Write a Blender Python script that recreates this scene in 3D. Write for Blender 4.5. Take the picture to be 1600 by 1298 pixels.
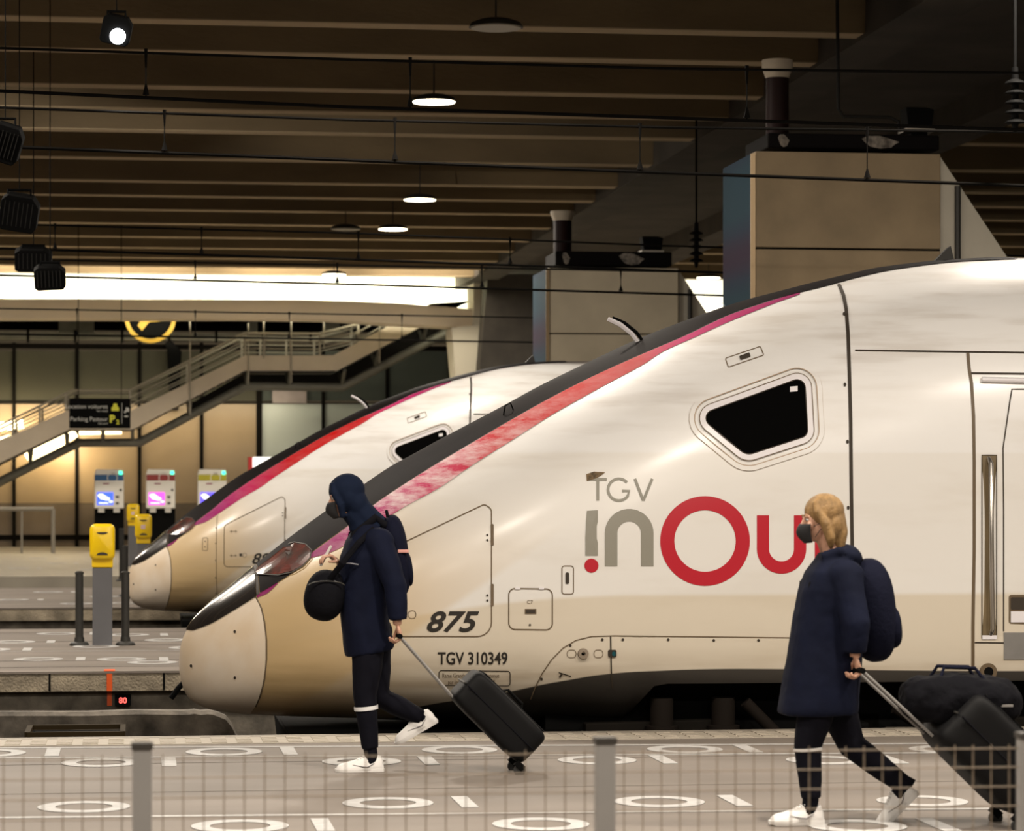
import bpy, bmesh, math, random
import numpy as np
from mathutils import Vector, Matrix
random.seed(7)
for o in list(bpy.data.objects): bpy.data.objects.remove(o)
SC = bpy.context.scene
COL = SC.collection

# ---------------------------------------------------------------- camera
F = 4500.0; HY = 762.0; CZ = 1.7; TH = math.radians(7.5)
cam_d = bpy.data.cameras.new('camera'); cam = bpy.data.objects.new('camera', cam_d); COL.objects.link(cam)
cam.location = (0, 0, CZ); cam.rotation_euler = (math.radians(90), 0, -TH)
cam_d.sensor_width = 36; cam_d.lens = F/1600*36
cam_d.shift_x = 0; cam_d.shift_y = (HY-649)/1600
cam_d.clip_end = 300; cam_d.clip_start = 0.1
cam_d.dof.use_dof = True; cam_d.dof.focus_distance = 20.5; cam_d.dof.aperture_fstop = 4.2
SC.camera = cam
# ---------------------------------------------------------------- world, exposure
wd = bpy.data.worlds.new('world'); SC.world = wd; wd.use_nodes = True
wd.node_tree.nodes['Background'].inputs[0].default_value = (0.10, 0.075, 0.045, 1)
wd.node_tree.nodes['Background'].inputs[1].default_value = 0.55
SC.view_settings.view_transform = 'Standard'; SC.view_settings.look = 'None'
SC.view_settings.gamma = 1; SC.view_settings.use_curve_mapping = False
SC.view_settings.exposure = 0.0
LAMP_Z = 6.75; LAMP_W = 175.0; LAMP_COL = (1.0, 0.895, 0.765)
# unseen ceiling lamps over platform and trains, farther ones added for brightness (x, y, watts)
UNSEEN_LAMPS = [(-5.0, 12.5, .8), (-0.5, 12.5, .9), (4.0, 12.5, 1.5), (8.5, 12.5, 1.5), (13.0, 12.5, 1.0),
              (-5.0, 5.5, .5), (-0.5, 5.5, .5), (4.0, 5.5, .7), (8.5, 5.5, .7),
              (-3.0, 24.0, .9), (2.5, 24.0, .9), (8.0, 24.0, 1.0), (-4.2, 31.0, 1.5), (-4.6, 38.0, 1.5), (-5.2, 45.5, 1.8), (-6.5, 54.0, 1.6), (-7.5, 63.0, 1.6), (-8.5, 71.0, 1.6)]

def at_Y(px, py, Y):
    u = (px-800)/F; v = (HY-py)/F
    dx = math.sin(TH)+u*math.cos(TH); dy = math.cos(TH)-u*math.sin(TH)
    t = Y/dy
    return Vector((t*dx, Y, CZ+t*v))
def at_Z(px, py, Z):
    u = (px-800)/F; v = (HY-py)/F
    dx = math.sin(TH)+u*math.cos(TH); dy = math.cos(TH)-u*math.sin(TH)
    t = (Z-CZ)/v
    return Vector((t*dx, t*dy, Z))

# ---------------------------------------------------------------- materials
def new_mat(name):
    m = bpy.data.materials.new(name); m.use_nodes = True
    nt = m.node_tree; b = nt.nodes['Principled BSDF']
    return m, nt, b
def mat(name, col, rough=.6, metal=0, noise=0, nscale=3, bump=0, bscale=40, coat=0, emit=None, es=0, col2=None, spec=.5, stretch=None):
    m, nt, b = new_mat(name)
    b.inputs['Base Color'].default_value = (*col, 1); b.inputs['Roughness'].default_value = rough
    b.inputs['Metallic'].default_value = metal; b.inputs['Coat Weight'].default_value = coat
    b.inputs['Specular IOR Level'].default_value = spec
    if emit: b.inputs['Emission Color'].default_value = (*emit, 1); b.inputs['Emission Strength'].default_value = es
    tc = nt.nodes.new('ShaderNodeTexCoord'); src = tc.outputs['Object']
    if stretch:
        mp = nt.nodes.new('ShaderNodeMapping'); mp.inputs['Scale'].default_value = stretch
        nt.links.new(src, mp.inputs[0]); src = mp.outputs[0]
    if noise:
        n = nt.nodes.new('ShaderNodeTexNoise'); n.inputs['Scale'].default_value = nscale; n.inputs['Detail'].default_value = 6
        nt.links.new(src, n.inputs['Vector'])
        r = nt.nodes.new('ShaderNodeValToRGB'); r.color_ramp.elements[0].position = .33; r.color_ramp.elements[1].position = .68
        c2 = col2 or tuple(c*(1-noise) for c in col)
        r.color_ramp.elements[0].color = (*c2, 1); r.color_ramp.elements[1].color = (*col, 1)
        nt.links.new(n.outputs['Fac'], r.inputs[0]); nt.links.new(r.outputs[0], b.inputs['Base Color'])
    if bump:
        n = nt.nodes.new('ShaderNodeTexNoise'); n.inputs['Scale'].default_value = bscale; n.inputs['Detail'].default_value = 4
        nt.links.new(src, n.inputs['Vector'])
        bp = nt.nodes.new('ShaderNodeBump'); bp.inputs['Strength'].default_value = bump; bp.inputs['Distance'].default_value = .02
        nt.links.new(n.outputs['Fac'], bp.inputs['Height']); nt.links.new(bp.outputs[0], b.inputs['Normal'])
    return m

# ---------------------------------------------------------------- mesh builder
class MB:
    def __init__(s): s.v = []; s.f = []
    def add(s, vs, fs):
        k = len(s.v); s.v += [tuple(v) for v in vs]; s.f += [tuple(i+k for i in f) for f in fs]; return s
    def box(s, x0, x1, y0, y1, z0, z1, M=None):
        vs = [(x, y, z) for z in (z0, z1) for y in (y0, y1) for x in (x0, x1)]
        if M: vs = [M @ Vector(v) for v in vs]
        return s.add(vs, [(0,2,3,1),(4,5,7,6),(0,1,5,4),(2,6,7,3),(0,4,6,2),(1,3,7,5)])
    def prism(s, pts, y0, y1):           # polygon in x,z extruded along y
        n = len(pts)
        vs = [(p[0], y0, p[1]) for p in pts]+[(p[0], y1, p[1]) for p in pts]
        fs = [tuple(range(n)), tuple(range(2*n-1, n-1, -1))]+[(i, i+n, (i+1)%n+n, (i+1)%n) for i in range(n)]
        return s.add(vs, fs)
    def tube(s, pts, r, n=8, cap=True, sy=None):
        pts = [Vector(p) for p in pts]; N = len(pts)
        rs = r if isinstance(r, (list, tuple)) else [r]*N
        vs = []; up = None
        for i, p in enumerate(pts):
            d = (pts[min(i+1, N-1)]-pts[max(i-1, 0)]).normalized()
            if up is None: up = Vector((0,1,0)) if abs(d.y) < .9 else Vector((1,0,0))
            a = (up-d*up.dot(d)).normalized(); b = d.cross(a); up = a
            ra = rs[i]; ra, rb = ra if isinstance(ra, (list, tuple)) else (ra, ra)
            for k in range(n):
                t = 2*math.pi*k/n; vs.append(p+a*math.cos(t)*ra+b*math.sin(t)*rb)
        fs = [(i*n+k, i*n+(k+1)%n, (i+1)*n+(k+1)%n, (i+1)*n+k) for i in range(N-1) for k in range(n)]
        if cap: fs += [tuple(range(n-1, -1, -1)), tuple(range((N-1)*n, N*n))]
        return s.add(vs, fs)
    def ell(s, c, r, M=None, nu=20, nv=12):
        c = Vector(c); vs = []; fs = []
        for j in range(nv+1):
            ph = math.pi*j/nv
            for i in range(nu):
                t = 2*math.pi*i/nu
                p = Vector((r[0]*math.sin(ph)*math.cos(t), r[1]*math.sin(ph)*math.sin(t), r[2]*math.cos(ph)))
                if M: p = M @ p
                vs.append(c+p)
        for j in range(nv):
            for i in range(nu): fs.append((j*nu+i, (j+1)*nu+i, (j+1)*nu+(i+1)%nu, j*nu+(i+1)%nu))
        return s.add(vs, fs)
    def lathe(s, prof, c=(0,0,0), n=24, M=None):     # prof: (r, z)
        vs = []; c = Vector(c)
        for r, z in prof:
            for i in range(n):
                t = 2*math.pi*i/n; p = Vector((r*math.cos(t), r*math.sin(t), z))
                if M: p = M @ p
                vs.append(c+p)
        m = len(prof)
        fs = [(j*n+i, j*n+(i+1)%n, (j+1)*n+(i+1)%n, (j+1)*n+i) for j in range(m-1) for i in range(n)]
        fs += [tuple(range(n-1, -1, -1)), tuple(range((m-1)*n, m*n))]
        return s.add(vs, fs)
    def grid(s, rows):                                # rows of points
        n = len(rows[0]); vs = [p for r in rows for p in r]
        fs = [(j*n+i, j*n+i+1, (j+1)*n+i+1, (j+1)*n+i) for j in range(len(rows)-1) for i in range(n-1)]
        return s.add(vs, fs)
    def build(s, name, m, parent=None, smooth=False, bevel=0, loc=None, merge=False):
        me = bpy.data.meshes.new(name); me.from_pydata(s.v, [], s.f)
        if merge or smooth or bevel:
            bm = bmesh.new(); bm.from_mesh(me); bmesh.ops.remove_doubles(bm, verts=bm.verts, dist=1e-5)
            bmesh.ops.recalc_face_normals(bm, faces=bm.faces); bm.to_mesh(me); bm.free()
        me.materials.append(m)
        if smooth:
            me.polygons.foreach_set('use_smooth', [True]*len(me.polygons))
        o = bpy.data.objects.new(name, me); COL.objects.link(o)
        if smooth:
            try: me.set_sharp_from_angle(angle=math.radians(50))
            except Exception: pass
        if bevel:
            md = o.modifiers.new('bevel', 'BEVEL'); md.width = bevel; md.segments = 3; md.limit_method = 'ANGLE'
        if parent: o.parent = parent
        if loc is not None: o.location = loc
        return o
def tag(o, label=None, cat=None, group=None, kind=None):
    if label: o['label'] = label
    if cat: o['category'] = cat
    if group: o['group'] = group
    if kind: o['kind'] = kind
    return o
def empty(name, loc, label=None, cat=None, group=None, kind=None, rz=0):
    o = bpy.data.objects.new(name, None); COL.objects.link(o); o.location = loc; o.rotation_euler = (0,0,rz)
    o.empty_display_size = .2
    return tag(o, label, cat, group, kind)
def children(o): return [c for c in bpy.data.objects if c.parent == o]
def copy_tree(o, parent=None):
    c = o.copy(); COL.objects.link(c)
    if parent: c.parent = parent
    for ch in children(o): copy_tree(ch, c)
    return c
def text_mesh(txt, size=1.0, bold=0, shear=0, align='LEFT', sx=1.0):
    cu = bpy.data.curves.new('t', 'FONT'); cu.body = txt; cu.size = size; cu.offset = bold; cu.shear = shear
    cu.align_x = align; cu.resolution_u = 4
    ob = bpy.data.objects.new('t', cu); COL.objects.link(ob); bpy.context.view_layer.update()
    me = bpy.data.meshes.new_from_object(ob.evaluated_get(bpy.context.evaluated_depsgraph_get()))
    vs = [(v.co.x*sx, v.co.y) for v in me.vertices]; fs = [tuple(p.vertices) for p in me.polygons]
    bpy.data.objects.remove(ob); bpy.data.curves.remove(cu); bpy.data.meshes.remove(me)
    return vs, fs
def pchip(xs, ys):
    xs = np.array(xs, float); ys = np.array(ys, float); h = np.diff(xs); d = np.diff(ys)/h
    m = np.zeros(len(xs)); m[0] = d[0]; m[-1] = d[-1]
    for i in range(1, len(xs)-1):
        m[i] = 0 if d[i-1]*d[i] <= 0 else (h[i-1]+h[i])/(h[i-1]/d[i-1]+h[i]/d[i])*1.0
    def f(x):
        x = min(max(x, xs[0]), xs[-1]); i = min(int(np.searchsorted(xs, x, side='right'))-1, len(xs)-2); i = max(i, 0)
        t = (x-xs[i])/h[i]
        return float(ys[i]*(1+2*t)*(1-t)**2+m[i]*h[i]*t*(1-t)**2+ys[i+1]*t*t*(3-2*t)+m[i+1]*h[i]*t*t*(t-1))
    return f

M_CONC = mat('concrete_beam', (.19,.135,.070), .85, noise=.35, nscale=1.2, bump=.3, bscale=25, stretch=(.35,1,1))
M_CONC_D = mat('concrete_dark', (.060,.048,.036), .9, noise=.4, nscale=1.0, bump=.3)
M_PIERF = mat('pier_far_lit', (.66,.57,.42), .8, noise=.2, nscale=1.2)  # paled beyond the near pier to stand in for light falling on it
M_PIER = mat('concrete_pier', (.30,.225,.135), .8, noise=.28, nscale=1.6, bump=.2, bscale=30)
M_BLACK = mat('black_metal', (.004,.004,.004), .7, spec=.04)
M_DGREY = mat('dark_grey_metal', (.040,.038,.034), .5, noise=.2, spec=.3)
M_GREY = mat('grey_paint', (.24,.23,.22), .5, noise=.12, nscale=8)
M_STEEL = mat('steel', (.55,.52,.48), .3, metal=1)
M_WIRE = mat('wire', (.004,.0035,.003), .8, spec=.05)
M_SOFF_LIT = mat('soffit_lit_tone', (.50,.385,.235), .85, noise=.2, nscale=1.5, bump=.2, bscale=25, stretch=(.35,1,1))  # paler than the beam sides, paints bounced floor light onto the undersides
M_LAMP = mat('lamp_glow', (1,1,1), .5, emit=(1.0,.86,.60), es=9)
M_LAMP_OFF = mat('lamp_off', (.30,.26,.2), .4)
M_WHITE = mat('white_plastic', (.72,.70,.66), .45)
M_FLOORB = mat('platform_floor', (.215,.182,.155), .62, noise=.28, nscale=1.3, bump=.1, bscale=60, stretch=(.35,1.2,1))
M_EDGE = mat('platform_edge', (.34,.30,.25), .7, noise=.25, nscale=12, bump=.3, bscale=90)
M_TACT = mat('tactile_strip', (.46,.41,.34), .6, noise=.12, nscale=10)
M_PAINT = mat('floor_paint', (.55,.54,.53), .55, noise=.2, nscale=15)
M_TRACKW = mat('platform_wall', (.40,.34,.25), .9, noise=.55, nscale=4, bump=.8, bscale=45)
M_TRACKS = mat('platform_wall_smooth', (.20,.175,.14), .85, noise=.6, nscale=5, bump=.2)
M_BED = mat('track_bed', (.035,.03,.026), .95, noise=.5, nscale=6, bump=.8, bscale=30)
# ================================================================ SETTING
XL, XR = -22.0, 34.0
Y_E1 = at_Z(400, 1148.5, 0).y          # near platform edge
Y_A0 = at_Z(100, 1049, 0).y; Y_A1 = at_Z(100, 982, 0).y
Y_B0 = at_Z(100, 949, 0).y; Y_B1 = at_Z(100, 918, 0).y
Y_C0 = at_Z(100, 900, 0).y
Y_W = 84.0
RAIL = -.55
def struct(o): o['kind'] = 'structure'; return o
def platform(name, y0, y1, x0=XL, x1=XR, edges='nf'):
    b = MB().box(x0, x1, y0+.0, y1, -.02, 0)
    o = struct(b.build(name, M_FLOORB, bevel=0))
    w = MB()
    for e, s in ((y0, 1), (y1, -1)):
        w.box(x0, x1, min(e+.01*s, e+.5*s), max(e+.01*s, e+.5*s), -.185, -.0201)
    if y1-y0 > .8: w.box(x0, x1, y0+.5, y1-.5, -1.4, -.0201)
    w.build('platform_wall', M_TRACKW, o)
    w = MB()
    for e, s in ((y0, 1), (y1, -1)):
        w.box(x0, x1, min(e+.12*s, e+.5*s), max(e+.12*s, e+.5*s), -1.4, -.186)
    w.build('wall_footing', M_TRACKS, o)
    return o
floor = platform('floor', -6.0, Y_E1)
pA = platform('floor_middle', Y_A0, Y_A1)
pB = platform('floor_far', Y_B0, Y_B1)
pC = struct(MB().box(XL, XR+6, Y_C0, 96, -1.4, 0).build('floor_concourse', mat('concourse_floor', (.40,.36,.29), .45, noise=.2, nscale=1.5)))
bed = struct(MB().box(XL, XR, -6, Y_C0, -1.6, -1.05).build('floor_track_bed', M_BED))
# coping stones, tactile strip and lines on the near platform
def strip(y0, y1, m, name, parent, h=.004, x0=XL, x1=XR):
    return MB().box(x0, x1, y0, y1, .0005, h).build(name, m, parent)
strip(Y_E1-.42, Y_E1-.003, M_EDGE, 'edge_coping', floor, .003)
tb = MB()
ty = at_Z(400, 1157, 0).y
tb.box(XL, XR, ty-.24, ty+.22, .0006, .006)
x = -9.0
while x < 11:
    for k in range(4):
        tb.box(x, x+.10, ty-.20+k*.11, ty-.13+k*.11, .006, .012)
    x += .17
tb.build('tactile_strip', M_TACT, floor)
def line_px(pa, pb, w=.05, parent=floor, name='painted_line'):
    a = at_Z(*pa, 0); b = at_Z(*pb, 0); d = (b-a).normalized()*1.0; a = a-d*8; b = b+d*8
    n = Vector((-d.y, d.x, 0))*w/2
    up = Vector((0,0,.0045))
    vs = [a-n, b-n, b+n, a+n]; vs = [v+Vector((0,0,.001)) for v in vs]+[v+up for v in vs]
    MB().add(vs, [(3,2,1,0),(4,5,6,7),(0,1,5,4),(1,2,6,5),(2,3,7,6),(3,0,4,7)]).build(name, M_PAINT, parent)
line_px((0, 1278), (1200, 1267), .055)
line_px((0, 1169), (1200, 1163), .05)
line_px((300, 1183), (1200, 1178), .035)
# seams between the floor slabs
M_SEAM = mat('slab_seam', (.16,.14,.12), .8)
sm = MB()
for yy in (11.0, 13.6, 16.2, 17.9): sm.box(XL, XR, yy, yy+.018, .0005, .002)
sm.build('slab_seams', M_SEAM, floor)
st = mat('floor_stain', (.25,.22,.185), .6, noise=.2)
def ring_mark(px, py, bar=1, parent=floor, D=.49, z=0.0):
    c = at_Z(px, py, 0); b = MB(); n = 40; r1 = D/2; r0 = r1*.62
    rows = []
    for h, r in ((.001, r1), (.005, r1), (.005, r0), (.001, r0)):
        rows.append([(c.x+r*math.cos(2*math.pi*i/n), c.y+r*math.sin(2*math.pi*i/n)*1.12, h) for i in range(n+1)])
    b.grid(rows)
    if bar: b.box(c.x+.37, c.x+.46, c.y-.27, c.y+.27, .001, .005)
    b.build('floor_marking', M_PAINT, parent)
for a in [(131,1261,0),(375,1291,1),(606,1255,1),(845,1288,0),(1030,1253,1),(1441,1252,0),(158,1192,1),(350,1175,1),
          (-20,1177,1),(565,1190,1),(718,1172,0),(933,1188,1),(1070,1171,1),(1290,1188,1),(1340,1291,1),(1480,1171,1),(1620,1190,1)]:
    ring_mark(*a)
for a in [(20,1003,1),(150,1010,0),(60,1030,1),(260,1000,1),(300,1012,0),(190,1030,1),(238,1035,0),(90,990,1),(200,992,1),(-20,1015,1)]:
    ring_mark(*a, parent=pA)
for a in [(20,937,1),(75,925,1),(120,943,0),(165,932,1),(195,942,1)]: ring_mark(*a, parent=pB)
for a in [(30,888,1),(90,880,1),(140,890,1),(60,872,1)]: ring_mark(*a, parent=pC)
for py in (989, 1003, 1018, 1033, 1043):
    a = at_Z(0, py, 0).y; MB().box(XL, XR, a, a+.02+.0, .0005, .003).build('slab_line', M_SEAM if py%2 else M_PAINT, pA)
# joints of the coping blocks on the middle platform wall, red mark on it
jb = MB()
for k in range(12):
    x = at_Y(76, 1060, Y_A0).x+(k-4)*1.05; jb.box(x, x+.018, Y_A0+.004, Y_A0+.015, -.18, -.021)
jb.build('wall_joint', M_BLACK, pA)
ra = at_Y(171, 1050, Y_A0)
M_RED = mat('orange_red_paint', (.75,.10,.01), .55)
rm = MB().box(ra.x-.025, ra.x+.025, Y_A0+.002, Y_A0+.015, -.185, 0); rm.box(ra.x-.022, ra.x+.022, Y_A0+.108, Y_A0+.125, -.33, -.187); rm.box(ra.x-.05, ra.x+.05, Y_A0, Y_A0+.25, .001, .004)
rm.build('red_mark', M_RED, pA)
# low concrete kerb between the two tracks, ends left of the front train
ke = at_Y(380, 1120, 23.6)
kz = at_Y(200, 1107, 23.6).z
kr = MB(); rows = []
xs = list(np.linspace(XL, ke.x-.5, 60))+list(np.linspace(ke.x-.45, ke.x, 10))
for i, x in enumerate(xs):
    d = max(0, (x-(ke.x-.45))/.45); top = kz+.005*math.sin(i*2.3)-.38*d**5
    rows.append([(x, 23.3, -1.1), (x, 23.32, top-.03), (x, 23.36, top), (x, 23.5, top+.0), (x, 23.52, -1.1)])
kr.grid(rows)
kerb = struct(kr.build('trim_1', mat('kerb_concrete', (.20,.175,.145), .9, noise=.75, nscale=4.5, bump=.5, bscale=20)))
# rails of the four tracks
M_RAIL = mat('rail_steel', (.10,.07,.05), .45, metal=.7, noise=.4)
TRK = [Y_E1+1.65, Y_A0-1.65, Y_A1+1.65, Y_B0-1.65, (Y_B1+Y_C0)/2]
rt = empty('railway_rails', (0, TRK[0], -1.05), 'steel rails in the dark track bed beneath the trains', 'rails')
rt['kind'] = 'structure'
for y in TRK:
    for s in (-.75, .75):
        b = MB().box(XL, XR, y+s-.035-TRK[0], y+s+.035-TRK[0], .38, .50).box(XL, XR, y+s-.07-TRK[0], y+s+.07-TRK[0], 0, .38)
        b.build('rail', M_RAIL, rt)
# grate in the pit beside the kerb
ga = at_Y(45, 1138, 21.6); gb = at_Y(192, 1138, 21.6)
g = empty('drain_grate', ((ga.x+gb.x)/2, 21.6, -1.05), 'low dark metal frame lying in the track pit below the near platform', 'grate')
w = (gb.x-ga.x)/2; gz = ga.z+1.05
MB().box(-w+.02, w-.02, -.3, .3, gz-.10, gz-.04).build('grate_plate', M_BLACK, g)
b = MB()
for sx in (-w, w): b.box(sx-.02, sx+.02, -.32, .32, 0, gz)
for sy in (-.32, .32): b.box(-w, w, sy-.02, sy+.02, gz-.035, gz)
b.build('grate_frame', mat('grate_brown', (.03,.02,.008), .6, spec=.1), g)
# red "80" track sign on the platform wall
sg = at_Y(192, 1093, Y_A0+.09)
s80 = empty('track_number_sign', (sg.x, Y_A0+.06, sg.z), 'small dark sign with glowing red 80 on the platform wall', 'sign')
MB().box(-.075, .075, -.02, .055, -.05, .05).build('sign_board', M_BLACK, s80)
vs, fs = text_mesh('80', .075, bold=.0015, align='CENTER')
MB().add([(v[0], -.0215, v[1]-.028) for v in vs], fs).build('digits', mat('red_digits', (.8,.1,.08), .5, emit=(1,.12,.10), es=1.6), s80)

# ---------------- ceiling: ribbed concrete slab, girder, beams
BEAM_PY = [20,69,125,161,195,239,275,298,320,342,363,380,396,409,421]
BZ = CZ+5.4
XE = at_Z(1428, 4, BZ).x
beamY = [at_Z(0, p+3, BZ).y for p in BEAM_PY]
y = beamY[0]
while y > -2: y -= 2.9; beamY.append(y)
beamY.sort()
slab = struct(MB().box(XL, XR+8, -6, 96, BZ+1.35, BZ+1.6).build('ceiling', mat('ceiling_slab', (.12,.09,.055), .9, noise=.3, nscale=.7)))
cb = 0
GX0, GX1 = XE, XE+4.2
for y in beamY:
    b = MB()
    for xa, xb in ((XL, GX0), (GX1, XR+8)):
        vs = []
        for x in (xa, xb): vs += [(x, y, BZ), (x, y+.36, BZ), (x, y+.62, BZ+1.36), (x, y-.12, BZ+1.36)]
        b.add(vs, [(0,1,2,3),(7,6,5,4),(0,4,5,1),(1,5,6,2),(2,6,7,3),(3,7,4,0)])
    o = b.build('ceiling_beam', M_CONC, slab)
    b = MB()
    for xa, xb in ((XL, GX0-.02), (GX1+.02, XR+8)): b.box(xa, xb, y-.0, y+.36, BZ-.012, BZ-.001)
    b.build('soffit_lit_strip', M_SOFF_LIT, slab)
struct(MB().box(GX0, GX0+.7, -6, 80, BZ-.05, BZ+1.36).box(GX1-.7, GX1, -6, 80, BZ-.05, BZ+1.36)
       .box(GX0+.7, GX1-.7, -6, 80, BZ+.35, BZ+1.36).build('trim_2', M_CONC_D))
# ---------------- ceiling lamps
def make_lamp():
    r = empty('ceiling_lamp', (0,0,0), 'x', 'lamp')
    MB().lathe([(.010,1.7),(.010,.10),(.16,.09),(.27,.05),(.29,.02),(.30,.0),(.27,.0)], n=32).build('housing', M_DGREY, r, smooth=True)
    MB().lathe([(.275,-.012),(.28,.0),(.28,.01)], n=32).build('diffuser', M_LAMP, r)
    return r
lamp0 = make_lamp(); used = False
def place_lamp(p, label, watts, group=None, lit=True):
    global used
    r = copy_tree(lamp0) if used else lamp0
    used = True
    r.location = p; r['label'] = label
    if group: r['group'] = group
    if not lit:
        for c in children(r):
            if c.name.startswith('diffuser'):
                c.data = c.data.copy(); c.data.materials[0] = M_LAMP_OFF
        return r
    ld = bpy.data.lights.new('lamp_light', 'AREA'); ld.shape = 'DISK'; ld.size = .52; ld.energy = watts; ld.color = LAMP_COL
    lo = bpy.data.objects.new('lamp_light', ld); COL.objects.link(lo); lo.parent = r; lo.location = (0,0,-.03)
    return r
LAB = ['largest lit round ceiling lamp, high above the middle of the hall', 'lit round ceiling lamp second from the top of the row',
       'lit round ceiling lamp just below and left of the second one', 'lit round ceiling lamp against the bright strip, lowest of the left row',
       'lit round ceiling lamp between the two concrete piers']
for (px, py), lb in zip([(678,159),(656,312),(614,358),(522,429),(1107,434)], LAB):
    place_lamp(at_Z(px, py, LAMP_Z), lb, LAMP_W*(2.5 if py > 400 else 1.0))
place_lamp(at_Z(775, 43, LAMP_Z), 'unlit round ceiling lamp under the topmost beams', 0, lit=False)
place_lamp(at_Z(540, 358, LAMP_Z), 'unlit round ceiling lamp left of the lit lamps', 0, lit=False)
for x, y, k in UNSEEN_LAMPS:
    place_lamp(Vector((x, y, LAMP_Z)), 'round ceiling lamp above the platforms outside the view', LAMP_W*k, 'round ceiling lamps outside the view')

# ---------------- overhead wires
def catenary(Y, mess, cont, drops, label):
    a = at_Y(0, mess[0], Y); root = empty('overhead_wire', (a.x, Y, a.z), label, 'overhead wire', 'overhead wires above the tracks')
    del root['group']
    def wire(pys, r, name):
        pts = [at_Y(px, py, Y) for px, py in zip((0, 540, 1040, 1600), pys)]
        d0 = pts[0]-pts[1]; d1 = pts[-1]-pts[-2]
        pts = [pts[0]+d0*2]+pts+[pts[-1]+d1*1.2]
        MB().tube([p-a for p in pts], r, 6).build(name, M_WIRE, root)
        return lambda px: np.interp(px, (0, 540, 1040, 1600), pys)
    k = min(Y/21.4, 1.25)
    fm = wire(mess, .011*k, 'messenger_wire'); fc = wire(cont, .014*k, 'contact_wire')
    for px in drops:
        p, q = at_Y(px, float(fm(px)), Y)-a, at_Y(px, float(fc(px)), Y)-a
        MB().tube([p, q], .005*k, 5).tube([p+Vector((0,0,.03)), p-Vector((0,0,.11))], [.02*k/1.3,.008], 6).tube([q+Vector((0,0,.10)), q+Vector((0,0,.02))], [.008,.035*k/1.3], 6).build('dropper', M_WIRE, root)
catenary(TRK[0], (75,93,107,114), (142,167,184,203), (228,641,1167), 'nearest overhead wire with hangers above the front train')
catenary(TRK[1], (168,187,199,206), (229,250,270,290), (257,617,1000,1355), 'second overhead wire from the front, hangers near the ceiling beams')
catenary(TRK[2], (350,364,384,400), (388,405,423,440), (86,315,560,797), 'third overhead wire, above the far track')
catenary(TRK[3], (405,414,424,432), (430,444,459,476), (305,527,753,970), 'overhead wire above the rear train crossing the bright strip')
catenary(TRK[4], (482,491,500,508), (522,530,538,546), (120,305,452,628), 'lowest overhead wire in front of the beige fascia')

# ---------------- piers
def pier(Y, px, label, name='concrete_pier'):
    # px: poster left, front left, top y, front right(top), slope end (x,y), seam y, scale
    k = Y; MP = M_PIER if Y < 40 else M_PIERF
    A = at_Y(px['fl'], px['top'], Y); B = at_Y(px['tr'], px['top'], Y); C = at_Y(px['sx'], px['sy'], Y)
    bb = at_Y(px['back'], px['top'], Y)
    dep = px['dep']
    r = empty(name, (A.x, Y, 0), label, 'pier')
    X = lambda p: p.x-A.x
    slope = (C.x-B.x)/(B.z-C.z); xb = X(B)+slope*(B.z-1.2)
    z1 = A.z; zs = at_Y(px['fl'], px['seam'], Y).z; X2 = X(B)
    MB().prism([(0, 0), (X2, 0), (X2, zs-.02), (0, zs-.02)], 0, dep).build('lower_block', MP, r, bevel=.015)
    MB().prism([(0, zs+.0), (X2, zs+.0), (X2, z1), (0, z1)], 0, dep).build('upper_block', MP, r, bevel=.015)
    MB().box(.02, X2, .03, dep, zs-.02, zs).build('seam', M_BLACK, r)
    MB().prism([(X2+.001, 0), (xb, 0), (xb, 1.2), (X2+.001, z1)], .06, dep).build('sloped_buttress', mat('pier_lit_side', (.50,.46,.38), .75, noise=.12, nscale=2, bump=.1), r, bevel=.01)  # paler buttress colour paints in the stronger light on this face
    MB().tube([(X2+.2, .02, 1.0), (X2+.2, .02, z1-.35)], .035, 8).build('drain_pipe', M_DGREY, r)
    return r, A, X2, z1
M_POST, nt, bs = new_mat('poster_print')
tc = nt.nodes.new('ShaderNodeTexCoord'); wv = nt.nodes.new('ShaderNodeTexWave'); wv.bands_direction = 'Z'
wv.inputs['Scale'].default_value = .22; wv.inputs['Distortion'].default_value = 6; wv.inputs['Detail'].default_value = 1.5; wv.inputs['Detail Scale'].default_value = .5
rp = nt.nodes.new('ShaderNodeValToRGB'); E = rp.color_ramp.elements
E[0].color = (.022,.013,.028,1); E[1].color = (.010,.030,.045,1); E[1].position = .75
e = E.new(.35); e.color = (.012,.022,.04,1)
nt.links.new(tc.outputs['Object'], wv.inputs['Vector']); nt.links.new(wv.outputs['Fac'], rp.inputs[0]); nt.links.new(rp.outputs[0], bs.inputs['Base Color'])
bs.inputs['Roughness'].default_value = .8; bs.inputs['Specular IOR Level'].default_value = .1
M_PLINE = mat('poster_line', (.10,.14,.16), .7)
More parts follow.
